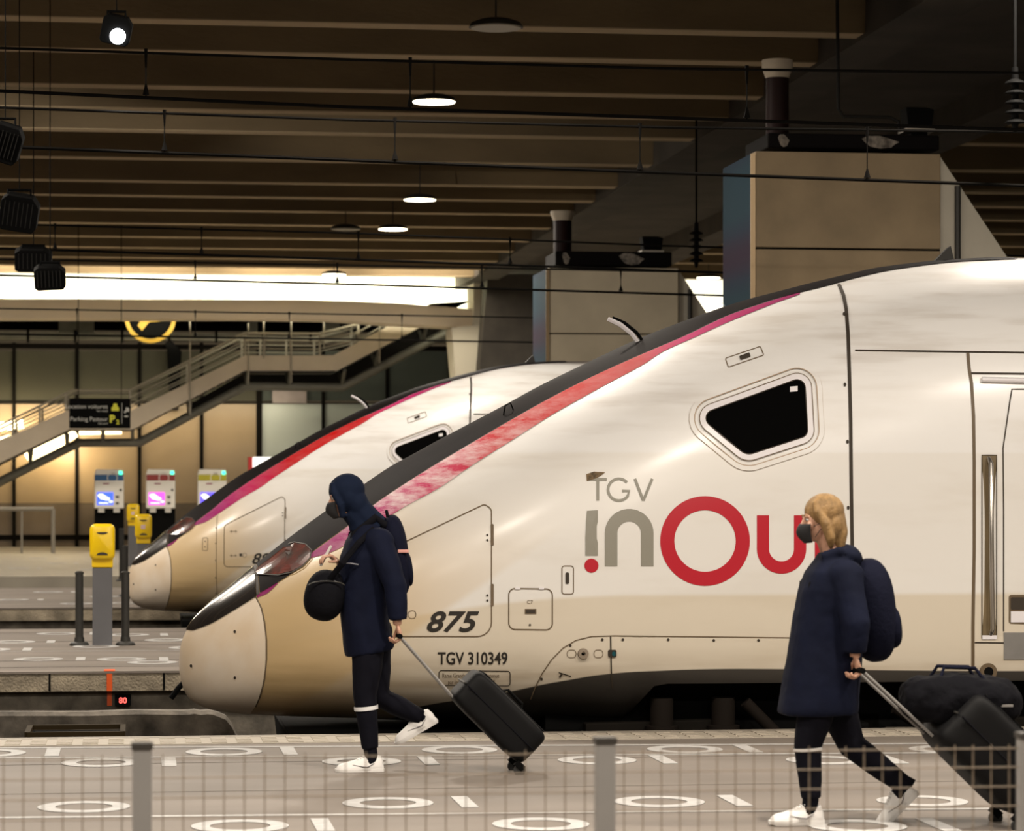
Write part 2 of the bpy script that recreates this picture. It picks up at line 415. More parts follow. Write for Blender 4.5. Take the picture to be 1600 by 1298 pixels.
for Y, d, lb in ((31.0, dict(fl=1180, top=236, tr=1470, sx=1573, sy=392, seam=386, back=1138, dep=1.5), 'large beige concrete pier behind the front train, joint across it'),
                 (47.6, dict(fl=858, top=417, tr=1060, sx=1100, sy=478, seam=520, back=835, dep=1.6), 'smaller far concrete pier between the noses and the large pier')):
    r, A, X2, z1 = pier(Y, d, lb)
    ps = empty('wall_poster', (A.x-.02, Y, 0), 'dark blue and purple abstract poster on the side of the '+('large near' if Y < 40 else 'smaller far')+' pier', 'poster')
    MB().box(-.03, .0, .0, d['dep'], 1.2, z1-.03).build('poster_sheet', M_POST, ps)
    MB().box(-.035, .018, -.02, .0, 1.2, z1-.03).build('poster_frame', M_STEEL if False else mat('frame_bronze', (.35,.25,.14), .4, metal=.4), ps)
    lb_ = MB()
    for z0 in (2.35, 3.15, 3.9):
        pts = [(-.034, d['dep']*t, z0+.35*math.sin(t*2.2+z0)) for t in np.linspace(.02, .98, 12)]
        lb_.tube(pts, .008, 5)
    lb_.build('printed_line', M_PLINE, ps)
# ledge block, round column, capital on top of the big pier; the same on the far pier
def topgear(Y, ax, ay, bx, by, colx, cx2, ctop, captop, label1, label2):
    a = at_Y(ax, ay, Y+.3); b = at_Y(bx, by, Y+.3)
    led = empty('bearing_block', ((a.x+b.x)/2, Y+.3, b.z), label1, 'bearing block')
    w = (b.x-a.x)/2
    MB().box(-w, w, 0, 1.2, 0, a.z-b.z).build('steel_cradle', mat('cradle_black', (.006,.005,.005), .7, spec=.05), led, bevel=.02)
    pm = mat('peeled_paint', (.30,.26,.22), .8, noise=.7, nscale=14)
    for t, ww in ((-.82, .09), (.30, .30)):
        n = 12; pts = []
        for i in range(n):
            an = 2*math.pi*i/n; rr = 1+.25*math.sin(i*5.1)
            pts.append((t*w+ww*w*.75*math.cos(an)*rr, (a.z-b.z)*(.5+.36*math.sin(an)*rr)))
        MB().prism(pts, -.01, .0).build('peeled_patch', pm, led)
    p = at_Y(colx, ctop, Y+.7); q = at_Y(cx2, ctop, Y+.7); rad = (q.x-p.x)/2
    zb = b.z+(a.z-b.z)
    zt = at_Y(colx, captop, Y+.7).z
    cc = empty('round_column', ((p.x+q.x)/2, Y+.7, zb), label2, 'column')
    MB().lathe([(rad, -.0), (rad, p.z-zb)], n=28).build('shaft', mat('column_red', (.012,.0035,.003), .6, spec=.15), cc, smooth=True)
    MB().lathe([(rad*1.02, p.z-zb), (rad*1.25, p.z-zb+.08), (rad*1.35, p.z-zb+.12), (rad*1.35, zt-zb)], n=28).build('capital', mat('capital_white', (.42,.36,.28), .8), cc, smooth=True)
topgear(31.0, 1200, 207, 1468, 235, 1197, 1232, 122, 94, 'dark steel bearing block with peeled patches on top of the large pier', 'dark red round column with white capital above the large pier')
topgear(47.6, 868, 392, 1050, 416, 865, 893, 345, 330, 'dark steel bearing block on top of the far pier', 'dark red round column above the smaller far pier')
# loudspeaker boxes and insulators
def speaker(px, py, Y, w, h, label, stand):
    p = at_Y(px, py, Y); r = empty('loudspeaker', p, label, 'loudspeaker'); s = Y/F
    MB().prism([(-w*s*.42, -h*s*.5), (w*s*.42, -h*s*.5), (w*s*.5, h*s*.4), (w*s*.25, h*s*.5), (-w*s*.5, h*s*.5)], 0, .3).build('cabinet', M_BLACK, r, bevel=.01)
    MB().box(-w*s*.55, w*s*.5, -.05, .3, -h*s*.5-.035, -h*s*.5-.003).build('light_bar', mat('bar_pale', (.5,.45,.38), .6), r)
    MB().box(-w*s*.3, w*s*.3, .05, .25, stand-p.z, -h*s*.5+.0).build('stand', M_BLACK, r)
speaker(1438, 184, 31.5, 46, 34, 'dark loudspeaker box standing on the block above the large pier', at_Y(1438, 207, 31.3).z)
speaker(1020, 380, 48.2, 34, 22, 'dark loudspeaker box standing on the block above the far pier', at_Y(1020, 392, 47.9).z)
def insulator(px, py0, py1, Y, label):
    Y = min(beamY, key=lambda q: abs(q+.18-Y))+.18
    a = at_Y(px, py0, Y); b = at_Y(px, py1, Y); H = a.z-b.z
    r = empty('insulator', b, label, 'insulator')
    pr = [(.02, 0)]; n = 5; R = H*.16
    for i in range(n):
        z = H*(.12+.76*i/n); pr += [(R*.35, z), (R, z+H*.02), (R*.9, z+H*.05), (R*.35, z+H*.09)]
    pr += [(R*.3, H)]
    MB().lathe(pr, n=20).build('sheds', M_BLACK, r, smooth=True)
    MB().tube([(0,0,H), (0,0,BZ-.012-b.z)], .015, 8).build('rod', M_BLACK, r)
    return r
insulator(1586, 105, 206, 26.0, 'black ribbed insulator hanging at the right edge below the ceiling')
insulator(1088, 348, 418, 42.0, 'black ribbed insulator hanging left of the large pier')
# conduit pipe on the girder beside the round column
YP_ = min(beamY, key=lambda q: abs(q-30.2))+.18
cp = [at_Y(*p, YP_) for p in ((1308,20),(1310,170),(1318,182),(1390,183),(1404,190),(1406,205))]; cp[0].z = BZ-.012
tag(MB().tube(cp, .02, 8).build('conduit_pipe', mat('conduit', (.012,.011,.010), .6, spec=.1)), 'thin bent conduit pipe running down beside the round column', 'pipe')

M_GRILL = mat('grille', (.018,.017,.016), .7, spec=.1)
# ---------------- spotlights on the left
def spot(px, py, Y, w, h, label, tilt=0.2, lit=False, yaw=0):
    p = at_Y(px, py, Y); s = Y/F; r = empty('spotlight', p, label, 'spotlight'); W = w*s/2; H = h*s/2
    b = MB(); Mx = Matrix.Rotation(tilt, 3, 'Y') @ Matrix.Rotation(.25, 3, 'X')
    b.prism([(-W, -H*.8), (-W*.8, -H), (W*.8, -H), (W, -H*.7), (W, H*.5), (W*.6, H), (-W*.7, H), (-W, H*.7)], -W*.5, W*1.1)
    b.v = [tuple(Mx @ Vector(v)) for v in b.v]
    b.build('housing', M_BLACK, r, bevel=.01)
    f = MB()
    for i in range(7): f.box(-W*.8+i*W*.24, -W*.8+i*W*.24+W*.05, -W*.56, -W*.5, -H*.7, H*.7)
    f.v = [tuple(Mx @ Vector(v)) for v in f.v]
    if not lit: f.build('grille', M_GRILL, r)
    y = MB().tube([(-W*.6, W*.3, H*.5), (-W*.6, W*.3, H*1.35), (W*.6, W*.3, H*1.35), (W*.6, W*.3, H*.5)], .012*Y/21, 6).build('yoke', M_BLACK, r)
    MB().tube([(0, W*.3, H*1.35), (0, W*.3, BZ+1.36-p.z)], .004*Y/21, 8).build('hanger_rod', M_BLACK, r)
    if lit:
        l = Vector((.004*w*s*20*.0, -W*.56, -H*.25)); 
        MB().lathe([(W*.52, -.02), (W*.52, .02)], c=Mx @ Vector((W*.18, -W*.55, -H*.35)), n=24, M=Mx @ Matrix.Rotation(math.pi/2, 3, 'X')).build('lens', mat('spot_glow', (1,1,1), .5, emit=(.95,.97,1.0), es=14), r)
    return r
spot(182, 47, 26.0, 46, 44, 'lit spotlight hanging alone near the upper left', lit=True)
def beam(loc, target, e, cone, name='spot_beam'):
    ld = bpy.data.lights.new(name, 'SPOT'); ld.energy = e; ld.spot_size = math.radians(cone); ld.spot_blend = .6; ld.shadow_soft_size = .12; ld.color = (1,.93,.82)
    lo = bpy.data.objects.new(name, ld); COL.objects.link(lo); lo.location = loc; lo.rotation_euler = (Vector(target)-Vector(loc)).to_track_quat('-Z', 'Y').to_euler()
beam(at_Y(186, 53, 25.6), (1.0, 21, 0), 500, 60)
# unseen spot beams added to brighten the far pier and near validator
beam((-8.5, 38.0, 6.3), (7.5, 47.6, 4.6), 2800, 34)
beam((-6.0, 24.5, 6.3), (-.6, 31, .6), 260, 40)
spot(8, 224, 25.0, 50, 58, 'dark spotlight cut by the left edge, highest of the dark ones', tilt=.3)
spot(30, 333, 30.0, 58, 54, 'dark grilled spotlight at the left edge, middle of the hanging group', tilt=.15)
spot(52, 406, 36.0, 56, 34, 'dark spotlight hanging just above the bright strip', tilt=0)
spot(78, 434, 33.0, 48, 36, 'lowest dark spotlight, in front of the bright strip', tilt=-.05)
# ================================================================ FAR CONCOURSE
def PX(px, py, Y): p = at_Y(px, py, Y); return (p.x, p.z)
M_PANU = mat('panel_olive', (.050,.046,.024), .7, noise=.25, nscale=.5)
M_PANL = mat('panel_tan', (.36,.26,.15), .4, noise=.25, nscale=.4)
M_PANW = mat('panel_mint', (.42,.46,.42), .4)
M_PANG = mat('panel_greygreen', (.065,.075,.066), .7, spec=.2)
M_MULL = mat('mullion', (.006,.005,.004), .8, spec=.05)
M_DADO = mat('panel_base', (.16,.12,.08), .5, noise=.3, nscale=1)
wall = empty('wall_back', (0, Y_W, 0), kind='structure')
def wbox(x0, y0, x1, y1, m, name, d0=0, d1=.15, Y=Y_W, parent=wall):
    a = at_Y(x0, y0, Y); b = at_Y(x1, y1, Y)
    o = MB().box(a.x, b.x, d0, d1, max(b.z, 0.0), a.z).build(name, m, parent)
    return o
cols = [-180,-80,22,120,218,315,405,505,605,705]
for i in range(len(cols)-1):
    x0, x1 = cols[i], cols[i+1]
    up = M_PANU if x1 <= 405 else M_PANG
    lo = M_PANL if x1 <= 405 else (M_PANW if x1 <= 605 else M_PANG)
    wbox(x0, 548, x1, 626, up, 'wall_panel'); wbox(x0, 631, x1, 786, lo, 'wall_panel')
    wbox(x0, 787, x1, 858, M_DADO if x1 <= 405 else lo, 'wall_panel')
for x in cols: wbox(x-(4.5 if x in (405,705) else 2.8), 535, x+(4.5 if x in (405,705) else 2.8), 858, M_MULL, 'mullion', -.08, .15)
wbox(-200, 626, 709, 631, M_MULL, 'transom', -.06, .15); wbox(-200, 535, 709, 548, M_MULL, 'header', -.06, .2)
wbox(-200, 836, 709, 842, M_MULL, 'transom', -.03, .15)
# grey shelf and columns above the wall, dark openings
M_SHELF = mat('shelf_concrete', (.22,.21,.17), .8, noise=.2)
wbox(-200, 519, 709, 536, M_SHELF, 'concrete_band', -.6, .2)
wbox(-200, 430, 900, 519, M_BLACK, 'dark_opening', .8, 1.0)
for a, b in ((92, 147), (390, 402), (505, 530)): wbox(a, 497, b, 519, M_SHELF, 'concrete_pillar', -.2, .2)
for x in range(45, 700, 73): wbox(x-2, 517, x+2, 537, M_MULL, 'band_joint', -.63, -.5)
# posters on the panels' gallery
wbox(425, 610, 478, 630, mat('notice_pinkgrey', (.30,.25,.24), .6, noise=.3, nscale=2), 'notice_board', -.25, -.1)
# bright washed wall and beige fascia beam with its end pillar
YF = 75.0
M_WASH = mat('washed_wall', (.86,.86,.76), .7)
M_FASC = mat('fascia_beige', (.80,.70,.55), .7, noise=.1, nscale=.6)
a = at_Y(-200, 425, YF+2.2); b = at_Y(1250, 500, YF+2.2)
struct(MB().box(a.x, b.x, YF+2.2, YF+2.4, b.z, BZ+1.35).build('wall_upper', M_WASH))
tp = [(-220,465.5),(250,467),(480,468),(620,473),(742,483),(742,512),(620,506),(520,499),(380,497),(-220,497)]
struct(MB().prism([PX(x, y, YF) for x, y in tp], YF, YF+1.3).build('trim_4', M_FASC))
tp = [(757,434),(757,500),(742,590),(712,592),(705,510),(742,505),(742,434)]
struct(MB().prism([PX(x, y, YF-.3) for x, y in [(757,430),(757,560),(748,700),(722,700),(706,512),(740,508),(740,430)]], YF-.3, YF+1.2).build('trim_5', mat('end_pillar', (.60,.56,.46), .7)))
struct(MB().prism([PX(x, y, YF-1.5) for x, y in [(762,428),(1000,428),(1000,860),(735,860),(748,600)]], YF-1.5, YF-.6).build('wall_right', mat('dark_wall', (.045,.038,.03), .8, noise=.3)))
# hidden lights added behind and beside the fascia to brighten the upper wall
a = at_Y(-60, 497, YF+1.2); b = at_Y(740, 497, YF+1.2)
n = 4
for i in range(n):
    ld = bpy.data.lights.new('upper_wall_fill', 'AREA'); ld.shape = 'RECTANGLE'; ld.size = (b.x-a.x)/n*.96; ld.size_y = .25; ld.energy = 170; ld.color = (1,.93,.68)
    lo = bpy.data.objects.new('upper_wall_fill', ld); COL.objects.link(lo)
    lo.location = (a.x+(b.x-a.x)*(i+.5)/n, YF+1.55, at_Y(0, 472, YF).z-.12)
    lo.rotation_euler = (math.radians(180-38), 0, 0)
ld = bpy.data.lights.new('upper_wall_fill', 'AREA'); ld.shape = 'RECTANGLE'; ld.size = 3.0; ld.size_y = .25; ld.energy = 150; ld.color = (1,.93,.74)
lo = bpy.data.objects.new('upper_wall_fill', ld); COL.objects.link(lo); lo.location = (at_Y(1110, 470, YF).x, YF+.9, at_Y(0, 505, YF).z); lo.rotation_euler = (math.radians(180-38), 0, 0)
# unseen lights added between the last beams to brighten the fascia
for i in range(4):
    ld = bpy.data.lights.new('fascia_fill', 'AREA'); ld.shape = 'RECTANGLE'; ld.size = 3; ld.size_y = .2; ld.energy = 110; ld.color = (1,.88,.68)
    lo = bpy.data.objects.new('fascia_fill', ld); COL.objects.link(lo); lo.location = (at_Y(-20+230*i, 440, 72.3).x, 72.3, BZ+.5); lo.rotation_euler = (math.radians(35), 0, 0)
# round yellow sign and dark tapered totem behind the stairs
c = at_Y(235, 496, 78.2); s = 78.2/F
ys = empty('round_sign', (c.x, 78.2, c.z), 'round yellow ring sign hanging behind the beige fascia', 'sign')
MY = mat('sign_yellow', (.50,.30,.01), .5); R = 39.5*s
rows = [[(r*math.cos(2*math.pi*i/40), y, r*math.sin(2*math.pi*i/40)) for i in range(41)] for r, y in ((R, .1), (R, 0), (R*.84, 0), (R*.84, .1), (R, .1))]
MB().grid(rows).build('ring', MY, ys)
MB().prism([(-.5*R, -.32*R), (-.33*R, -.52*R), (-.05*R, -.18*R), (.35*R, -.15*R), (.62*R, .2*R), (.2*R, .3*R), (-.25*R, .12*R)], .02, .08).build('emblem', MY, ys)
MB().lathe([(R*.83, 0), (R*.83, .05)], c=(0, .09, 0), n=32, M=Matrix.Rotation(math.pi/2, 3, 'X')).build('backing', M_BLACK, ys)
MB().tube([(0,.06,R), (0,.06,BZ+1.36-c.z)], .012, 6).build('hanger', M_BLACK, ys)
tm = MB().prism([PX(x, y, 83.4) for x, y in [(258,536),(266,529),(276,541),(284,549),(282,590),(279,640),(268,640),(264,600),(261,545)]], 83.4, 84.0).build('wall_bracket', M_BLACK)
tag(tm, 'dark tapered bracket fixed to the panelled wall behind the staircase rail', 'bracket')

# ---------------- staircase
YS = 77.2; s = YS/F
M_STR = mat('stair_beige', (.34,.29,.23), .6, noise=.1, nscale=2); M_STU = mat('stair_tube', (.13,.125,.10), .5, noise=.15)
M_RAILG = mat('rail_grey', (.20,.18,.145), .5)
c = at_Y(280, 700, YS); S = empty('staircase', (c.x, YS, 0), 'long grey steel staircase climbing across the panelled back wall', 'staircase')
def SX(px, py): p = at_Y(px, py, YS); return (p.x-c.x, p.z)
def band(top, bot, d0, d1, m, name):
    pts = [SX(*p) for p in top]; qs = [SX(*p) for p in bot]; b = MB()
    for i in range(len(pts)-1): b.prism([pts[i], pts[i+1], qs[i+1], qs[i]], d0, d1)
    return b.build(name, m, S)
top = [(-60,724),(0,689),(105,641),(205,641),(383,555),(521,555),(612,506),(672,474)]
bot = [(-60,756),(0,723),(108,671),(207,671),(383,579),(527,579),(655,512),(735,470)]
for k, (d0, d1) in enumerate(((0, .12), (2.4, 2.52))): band(top, bot, d0, d1, M_STR, 'stringer')
lt = [(-60,775),(0,738),(122,684),(218,683),(386,594),(540,596),(700,512),(760,480)]
lb = [(-60,800),(0,763),(124,697),(222,697),(388,607),(544,609),(704,524),(764,492)]
b = MB(); b.tube([(SX(*p)[0], 1.25, SX(p[0], (p[1]+q[1])/2)[1]) for p, q in zip(lt, lb)], .12, 12); b.build('support_tube', M_STU, S, smooth=True)
# treads, landings, brackets
tr = MB()
def flight(p0, p1, n):
    for i in range(n):
        t = (i+.5)/n; x, z = SX(p0[0]+(p1[0]-p0[0])*t, p0[1]+(p1[1]-p0[1])*t)
        tr.box(x-.17, x+.17, .12, 2.4, z-.03, z)
flight((-60,748), (105,662), 13); flight((207,663), (383,574), 14); flight((527,574), (700,482), 14)
for x0, x1, y in ((105,207,662),(383,527,572)):
    a = SX(x0, y); b_ = SX(x1, y); tr.box(a[0], b_[0], .12, 2.4, a[1]-.08, a[1])
tr.build('treads', mat('stair_tread', (.055,.05,.045), .7), S)
for px, py in ((45,722),(103,697),(160,690),(207,688),(297,648),(388,600),(455,598),(540,598),(593,568),(668,530)):
    x, z = SX(px, py); MB().tube([(x, .3, z+.35), (x, 1.25, z), (x, 2.3, z+.35)], .05, 6).build('bracket', M_STU, S)
rails = [([(-60,690),(0,664),(100,616),(112,610)], 1), ([(112,609.5),(203,609.5)], 0), ([(203,609),(383,520)], 1), ([(383,520),(497,521)], 1), ([(497,521),(560,506),(640,462)], 1)]
for d in (.06, 2.46):
    b = MB()
    for pts, two in rails:
        for off in ((0, 12, 24) if two else (0,)):
            b.tube([(SX(x, y+off)[0], d, SX(x, y+off)[1]) for x, y in pts], .032 if off == 0 else .018, 6)
    for px, y0, y1 in ((20,655,682),(62,634,662),(103,613,645),(203,608,642),(295,563,602),(383,520,557),(413,520,557),(455,520,557),(500,520,557),(560,503,536)):
        a = SX(px, y0); q = SX(px, y1); b.tube([(a[0], d, a[1]), (q[0], d, q[1])], .035, 6)
    b.build('handrail', M_RAILG, S)
for px, y0, y1 in ((297,500,648),(412,500,560),(455,495,598),(388,505,600),(593,500,568),(506,500,545)):
    a = SX(px, y0); q = SX(px, y1); MB().tube([(a[0], -.04, a[1]+.0), (q[0], -.04, q[1])], .022, 6).build('suspension_rod', M_RAILG, S)
band([(300,627),(383,580),(527,580),(656,513),(700,490)], [(300,640),(388,597),(543,599),(690,520),(730,500)], 2.2, 2.3, mat('stair_soffit', (.012,.011,.010), .8, spec=.1), 'stair_soffit')
# the staircase hangs from the rods
# hanging direction sign
YD = 62.0
a = at_Y(108, 622, YD); q = at_Y(204, 669, YD); W = q.x-a.x; H = a.z-q.z
ds = empty('hanging_sign', (a.x, YD, q.z), 'black hanging direction sign with small white text and yellow symbols', 'sign')
MB().box(0, W, 0, .15, 0, H).build('sign_box', M_BLACK, ds, bevel=.02)
MW = mat('sign_white', (.55,.55,.52), .5, emit=(.8,.8,.78), es=.0); MYL = mat('sign_symbol', (.62,.62,.04), .5, emit=(.8,.8,.05), es=.0)
def sign_text(t, x, z, size, m, name='sign_text', bold=0, al='RIGHT'):
    vs, fs = text_mesh(t, size, bold, align=al); MB().add([(v[0]+x, -.004, v[1]+z) for v in vs], fs).build(name, m, ds)
sign_text('Location voitures', W*.63, H*.66, H*.20, MW); sign_text('Car rental', W*.63, H*.55, H*.09, MW)
sign_text('Parking Pasteur', W*.63, H*.24, H*.20, MW); sign_text('Car park', W*.63, H*.13, H*.09, MW)
b = MB().prism([(W*.69,H*.58),(W*.81,H*.58),(W*.81,H*.70),(W*.79,H*.72),(W*.775,H*.83),(W*.725,H*.83),(W*.71,H*.72),(W*.69,H*.70)], -.006, 0); b.build('car_symbol', MYL, ds)
sign_text('P', W*.70, H*.20, H*.34, MYL, 'parking_symbol', .01, 'CENTER'); sign_text('2', W*.79, H*.14, H*.2, MYL, 'parking_symbol', .005, 'CENTER')
MB().box(W*.855, W*.862, -.006, 0, H*.15, H*.85).build('divider', MW, ds)
MB().tube([(W*.90,-.005,H*.52),(W*.955,-.005,H*.66)], .022, 5).tube([(W*.92,-.005,H*.67),(W*.96,-.005,H*.67),(W*.96,-.005,H*.55)], .02, 5).build('arrow', MW, ds)
MB().tube([(W*.90,-.005,H*.40),(W*.96,-.005,H*.40)], .02, 5).build('arrow', MW, ds)
for t in (.15, .85): MB().tube([(W*t,.07,H),(W*t,.07,BZ+1.36-q.z)], .010, 6).build('hanger', M_BLACK, ds)

# hidden lights added to brighten the panels, then wall lamps near the stair foot
for i in range(5):
    p = at_Y(-60+150*i, 534, Y_W-.75)
    ld = bpy.data.lights.new('panel_fill', 'AREA'); ld.shape = 'RECTANGLE'; ld.size = 2.6; ld.size_y = .12; ld.energy = 5; ld.color = (1,.86,.62)
    lo = bpy.data.objects.new('panel_fill', ld); COL.objects.link(lo); lo.location = p; lo.rotation_euler = (math.radians(38), 0, 0)
for i in range(4):
    p = at_Y(-60+150*i, 629, Y_W-1.3)
    ld = bpy.data.lights.new('panel_fill', 'AREA'); ld.shape = 'RECTANGLE'; ld.size = 2.6; ld.size_y = .12; ld.energy = 34; ld.color = (1,.86,.62)
    lo = bpy.data.objects.new('panel_fill', ld); COL.objects.link(lo); lo.location = p; lo.rotation_euler = (math.radians(40), 0, 0)
for i, (px, py, e) in enumerate(((25, 672, 30), (105, 700, 35))):
    p = at_Y(px, py, Y_W-.9)
    ld = bpy.data.lights.new('wall_lamp_light', 'AREA'); ld.shape = 'DISK'; ld.size = .7; ld.energy = e; ld.color = (1,.80,.48)
    lo = bpy.data.objects.new('wall_lamp_light', ld); COL.objects.link(lo); lo.location = p; lo.rotation_euler = (math.radians(70), 0, 0)
wl = empty('strip_light', at_Y(60, 682, Y_W-1.0), 'glowing strip lights seen through the lower stair flight', 'lamp')
gm = mat('warm_glow', (1,1,1), .5, emit=(1.0,.80,.42), es=5)
o0 = at_Y(60, 682, Y_W-1.0)
for (a, b2, hh) in (((-10,668),(36,662),.16), ((0,690),(22,684),.14), ((30,690),(76,662),.10), ((42,716),(116,672),.26), ((124,676),(190,675),.07)):
    p = at_Y(*a, Y_W-1.0)-o0; q = at_Y(*b2, Y_W-1.0)-o0
    MB().tube([p, q], hh*.8, 8).build('light_tube', gm, wl, smooth=True)

# ---------------- ticket machines
YK = 79.0; s = YK/F
def kiosk(px, band_m, scr_col, scr_m, label):
    c0 = at_Y(px, 860, YK); r = empty('ticket_machine', (c0.x, YK, 0), label, 'ticket machine', 'ticket machines along the back wall')
    del r['group']
    W = 22.5*s; z = lambda py: at_Y(px, py, YK).z
    MB().box(-W, W, 0, .5, 0, z(795)).build('pedestal', M_BLACK, r)
    MB().box(-W, W, -.08, .5, z(794), z(737)).build('cabinet', M_WHITE, r, bevel=.03)
    MB().prism([(-W, z(741)), (W, z(741)), (W*.92, z(733.5)), (-W*.9, z(733))], -.1, .5).build('canopy', M_WHITE, r, bevel=.02)
    MB().box(-W*.97, W*.97, -.095, -.08, z(750.5), z(741.5)).build('header_band', band_m, r)
    rg = [[(W*.22+rr*math.cos(2*math.pi*i/24), -.10, z(746.5)+rr*math.sin(2*math.pi*i/24)) for i in range(25)] for rr in (W*.36, W*.31)]
    MB().grid(rg).build('band_ring', M_WHITE, r)
    MB().box(W*.68, W*.9, -.12, -.095, z(741), z(736)).build('status_light', mat('green_led', (.05,.8,.5), .4, emit=(.05,1,.55), es=2.5), r)
    MB().box(-W*.42, W*.0, -.09, -.08, z(756.5), z(754.5)).build('brand_strip', mat('strip_maroon', (.25,.06,.1), .5), r)
    MB().box(-W*.82, W*.28, -.092, -.08, z(788.5), z(769)).build('screen', scr_m, r)
    g = MB(); 
    for x0, y0, rx in ((-.55, 774, .22), (-.4, 777, .25), (.12, 783.5, .13), (-.15, 779, .2)):
        n = 14; g.prism([(W*(x0+rx*math.cos(2*math.pi*i/n)), z(y0)+W*rx*.55*math.sin(2*math.pi*i/n)) for i in range(n)], -.096, -.092)
    g.box(-W*.7, -W*.05, -.096, -.092, z(786.5), z(785))
    g.build('screen_graphic', mat('screen_white', (.9,.9,1), .5, emit=(.85,.9,1), es=1.5), r)
    for zz, ww in ((776,.1),(786,.1)): MB().box(W*.46, W*.66, -.1, -.08, z(zz+1.6), z(zz-1.6)).build('keypad', M_DGREY, r)
    MB().box(W*.72, W*.86, -.1, -.08, z(767), z(763.5)).build('card_slot', M_DGREY, r)
    for a_, b_ in ((-.75,-.32),(.3,.72)): MB().box(W*a_, W*b_, -.16, -.06, z(800.5), z(794)).build('tray', mat('tray_grey', (.5,.48,.45), .5), r)
kiosk(170.5, mat('band_blue', (.02,.10,.26), .5), None, mat('screen_blue', (.02,.05,.6), .4, emit=(.05,.12,.85), es=1.6), 'white ticket machine with blue header and blue screen, leftmost')
kiosk(251, mat('band_red', (.26,.03,.03), .5), None, mat('screen_magenta', (.6,.05,.5), .4, emit=(.75,.08,.62), es=1.6), 'white ticket machine with dark red header and magenta screen')
kiosk(331.5, mat('band_olive', (.42,.38,.02), .5), None, mat('screen_violet', (.1,.05,.6), .4, emit=(.10,.08,.85), es=1.6), 'white ticket machine with olive yellow header, beside the rear train nose')
# lit white and red sign box right of the machines
a = at_Y(388, 714, YK); q = at_Y(434, 745, YK)
lb = empty('light_box', ((a.x+q.x)/2, YK, 0), 'lit white box with red side above the rear train nose', 'light box')
w = (q.x-a.x)/2
MB().box(-w, -w+.12, 0, .5, 0, a.z).build('red_side', mat('box_red', (.55,.02,.02), .5), lb)
MB().box(-w+.125, w, -.02, .5, q.z-.3, a.z).build('lit_panel', mat('box_glow', (1,1,1), .5, emit=(1,.97,.9), es=1.6), lb, bevel=.03)
MB().prism([(-w*.1,(a.z+q.z)/2-.05),(w*.5,(a.z+q.z)/2-.02),(w*.7,(a.z+q.z)/2+.05),(0,(a.z+q.z)/2+.02)], -.03, -.021).build('red_mark', mat('mark_red', (.7,.05,.03), .5), lb)
MB().box(-w+.125, w, .0, .5, 0, q.z-.31).build('cabinet', M_BLACK, lb)
# railing at far left
YR = 76.0
rr = empty('guard_rail', at_Z(60, 862, 0)*0+Vector((at_Y(40, 800, YR).x, YR, 0)), 'pale metal guard rail in front of the back wall, far left', 'railing')
a = at_Y(-80, 795, YR); q = at_Y(84, 795, YR); x0 = a.x-rr.location.x; x1 = q.x-rr.location.x
MB().tube([(x0,0,a.z),(x1,0,a.z)], .06, 8).build('top_rail', M_RAILG, rr)
for px in (-60, 34, 83):
    x = at_Y(px, 800, YR).x-rr.location.x; MB().tube([(x,0,0),(x,0,a.z)], .055 if px == 83 else .03, 8).build('post', M_RAILG, rr)

# ---------------- yellow validators and bollards
M_YEL = mat('validator_yellow', (.90,.60,.0), .35, coat=.3)
M_SLOT = mat('slot_dark', (.03,.025,.02), .5)
def validator(px, top, base, Y, label, mark=False, flip=False):
    p = at_Y(px, top, Y); k = 1.0; W = .135
    r = empty('ticket_validator', (p.x, Y, 0), label, 'ticket validator')
    H = p.z; hh = .47
    b = MB(); n = 20
    def rr(W, z0, z1, y, rad):
        pts = []
        for cx, cz, a0 in ((W-rad, z1-rad, 0), (-W+rad, z1-rad, 90), (-W+rad, z0+rad, 180), (W-rad, z0+rad, 270)):
            for i in range(5): t = math.radians(a0+i*22.5); pts.append((cx+rad*math.cos(t), y, cz+rad*math.sin(t)))
        return pts
    z0, z1 = H-hh*.83, H
    rows = [rr(W*.8, z0+.04, z1-.03, -.16, .05), rr(W*.96, z0+.01, z1-.006, -.14, .055), rr(W, z0, z1, -.09, .06), rr(W*.99, z0, z1, .06, .06), rr(W*.9, z0+.02, z1-.02, .10, .05)]
    rows = [x+[x[0]] for x in rows]; b.grid(rows)
    b.add(rows[0][:-1], [tuple(range(20))]); b.add(rows[-1][:-1], [tuple(range(19, -1, -1))])
    b.build('head', M_YEL, r, smooth=True)
    MB().box(-W*.83, W*.83, -.09, .09, H-hh-.0, z0+.03).build('collar', M_YEL, r, bevel=.01)
    for zz in (H-hh*.19, z0+.055):
        pts = []
        for i in range(12):
            t = math.pi*i/11; pts.append((.06*math.cos(t), zz+(.022 if (zz > H-.2) else .03)*math.sin(t)*(-1 if zz > H-.2 else 1)))
        MB().prism(pts, -.172, -.157).build('ticket_slot', M_SLOT, r)
    if mark: MB().box(-.04, .03, -.165, -.158, H-hh*.5, H-hh*.36).build('sticker', mat('sticker_pink', (.75,.55,.55), .5), r)
    MB().box(-.105, .105, -.075, .075, 0, H-hh-.002).build('post', mat('validator_post', (.13,.13,.14), .45, noise=.1), r, bevel=.008)
YV = at_Z(160, 1008, 0).y
validator(160, 818, 1010, YV, 'yellow ticket validator on a grey post between two bollards, nearest of three')
validator(224, 803, 0, 46.5, 'yellow ticket validator behind the rear train nose tip, with pink sticker, second nearest', True)
validator(208, 787, 0, 63.0, 'farthest and smallest yellow ticket validator, half hidden by the second one', True)
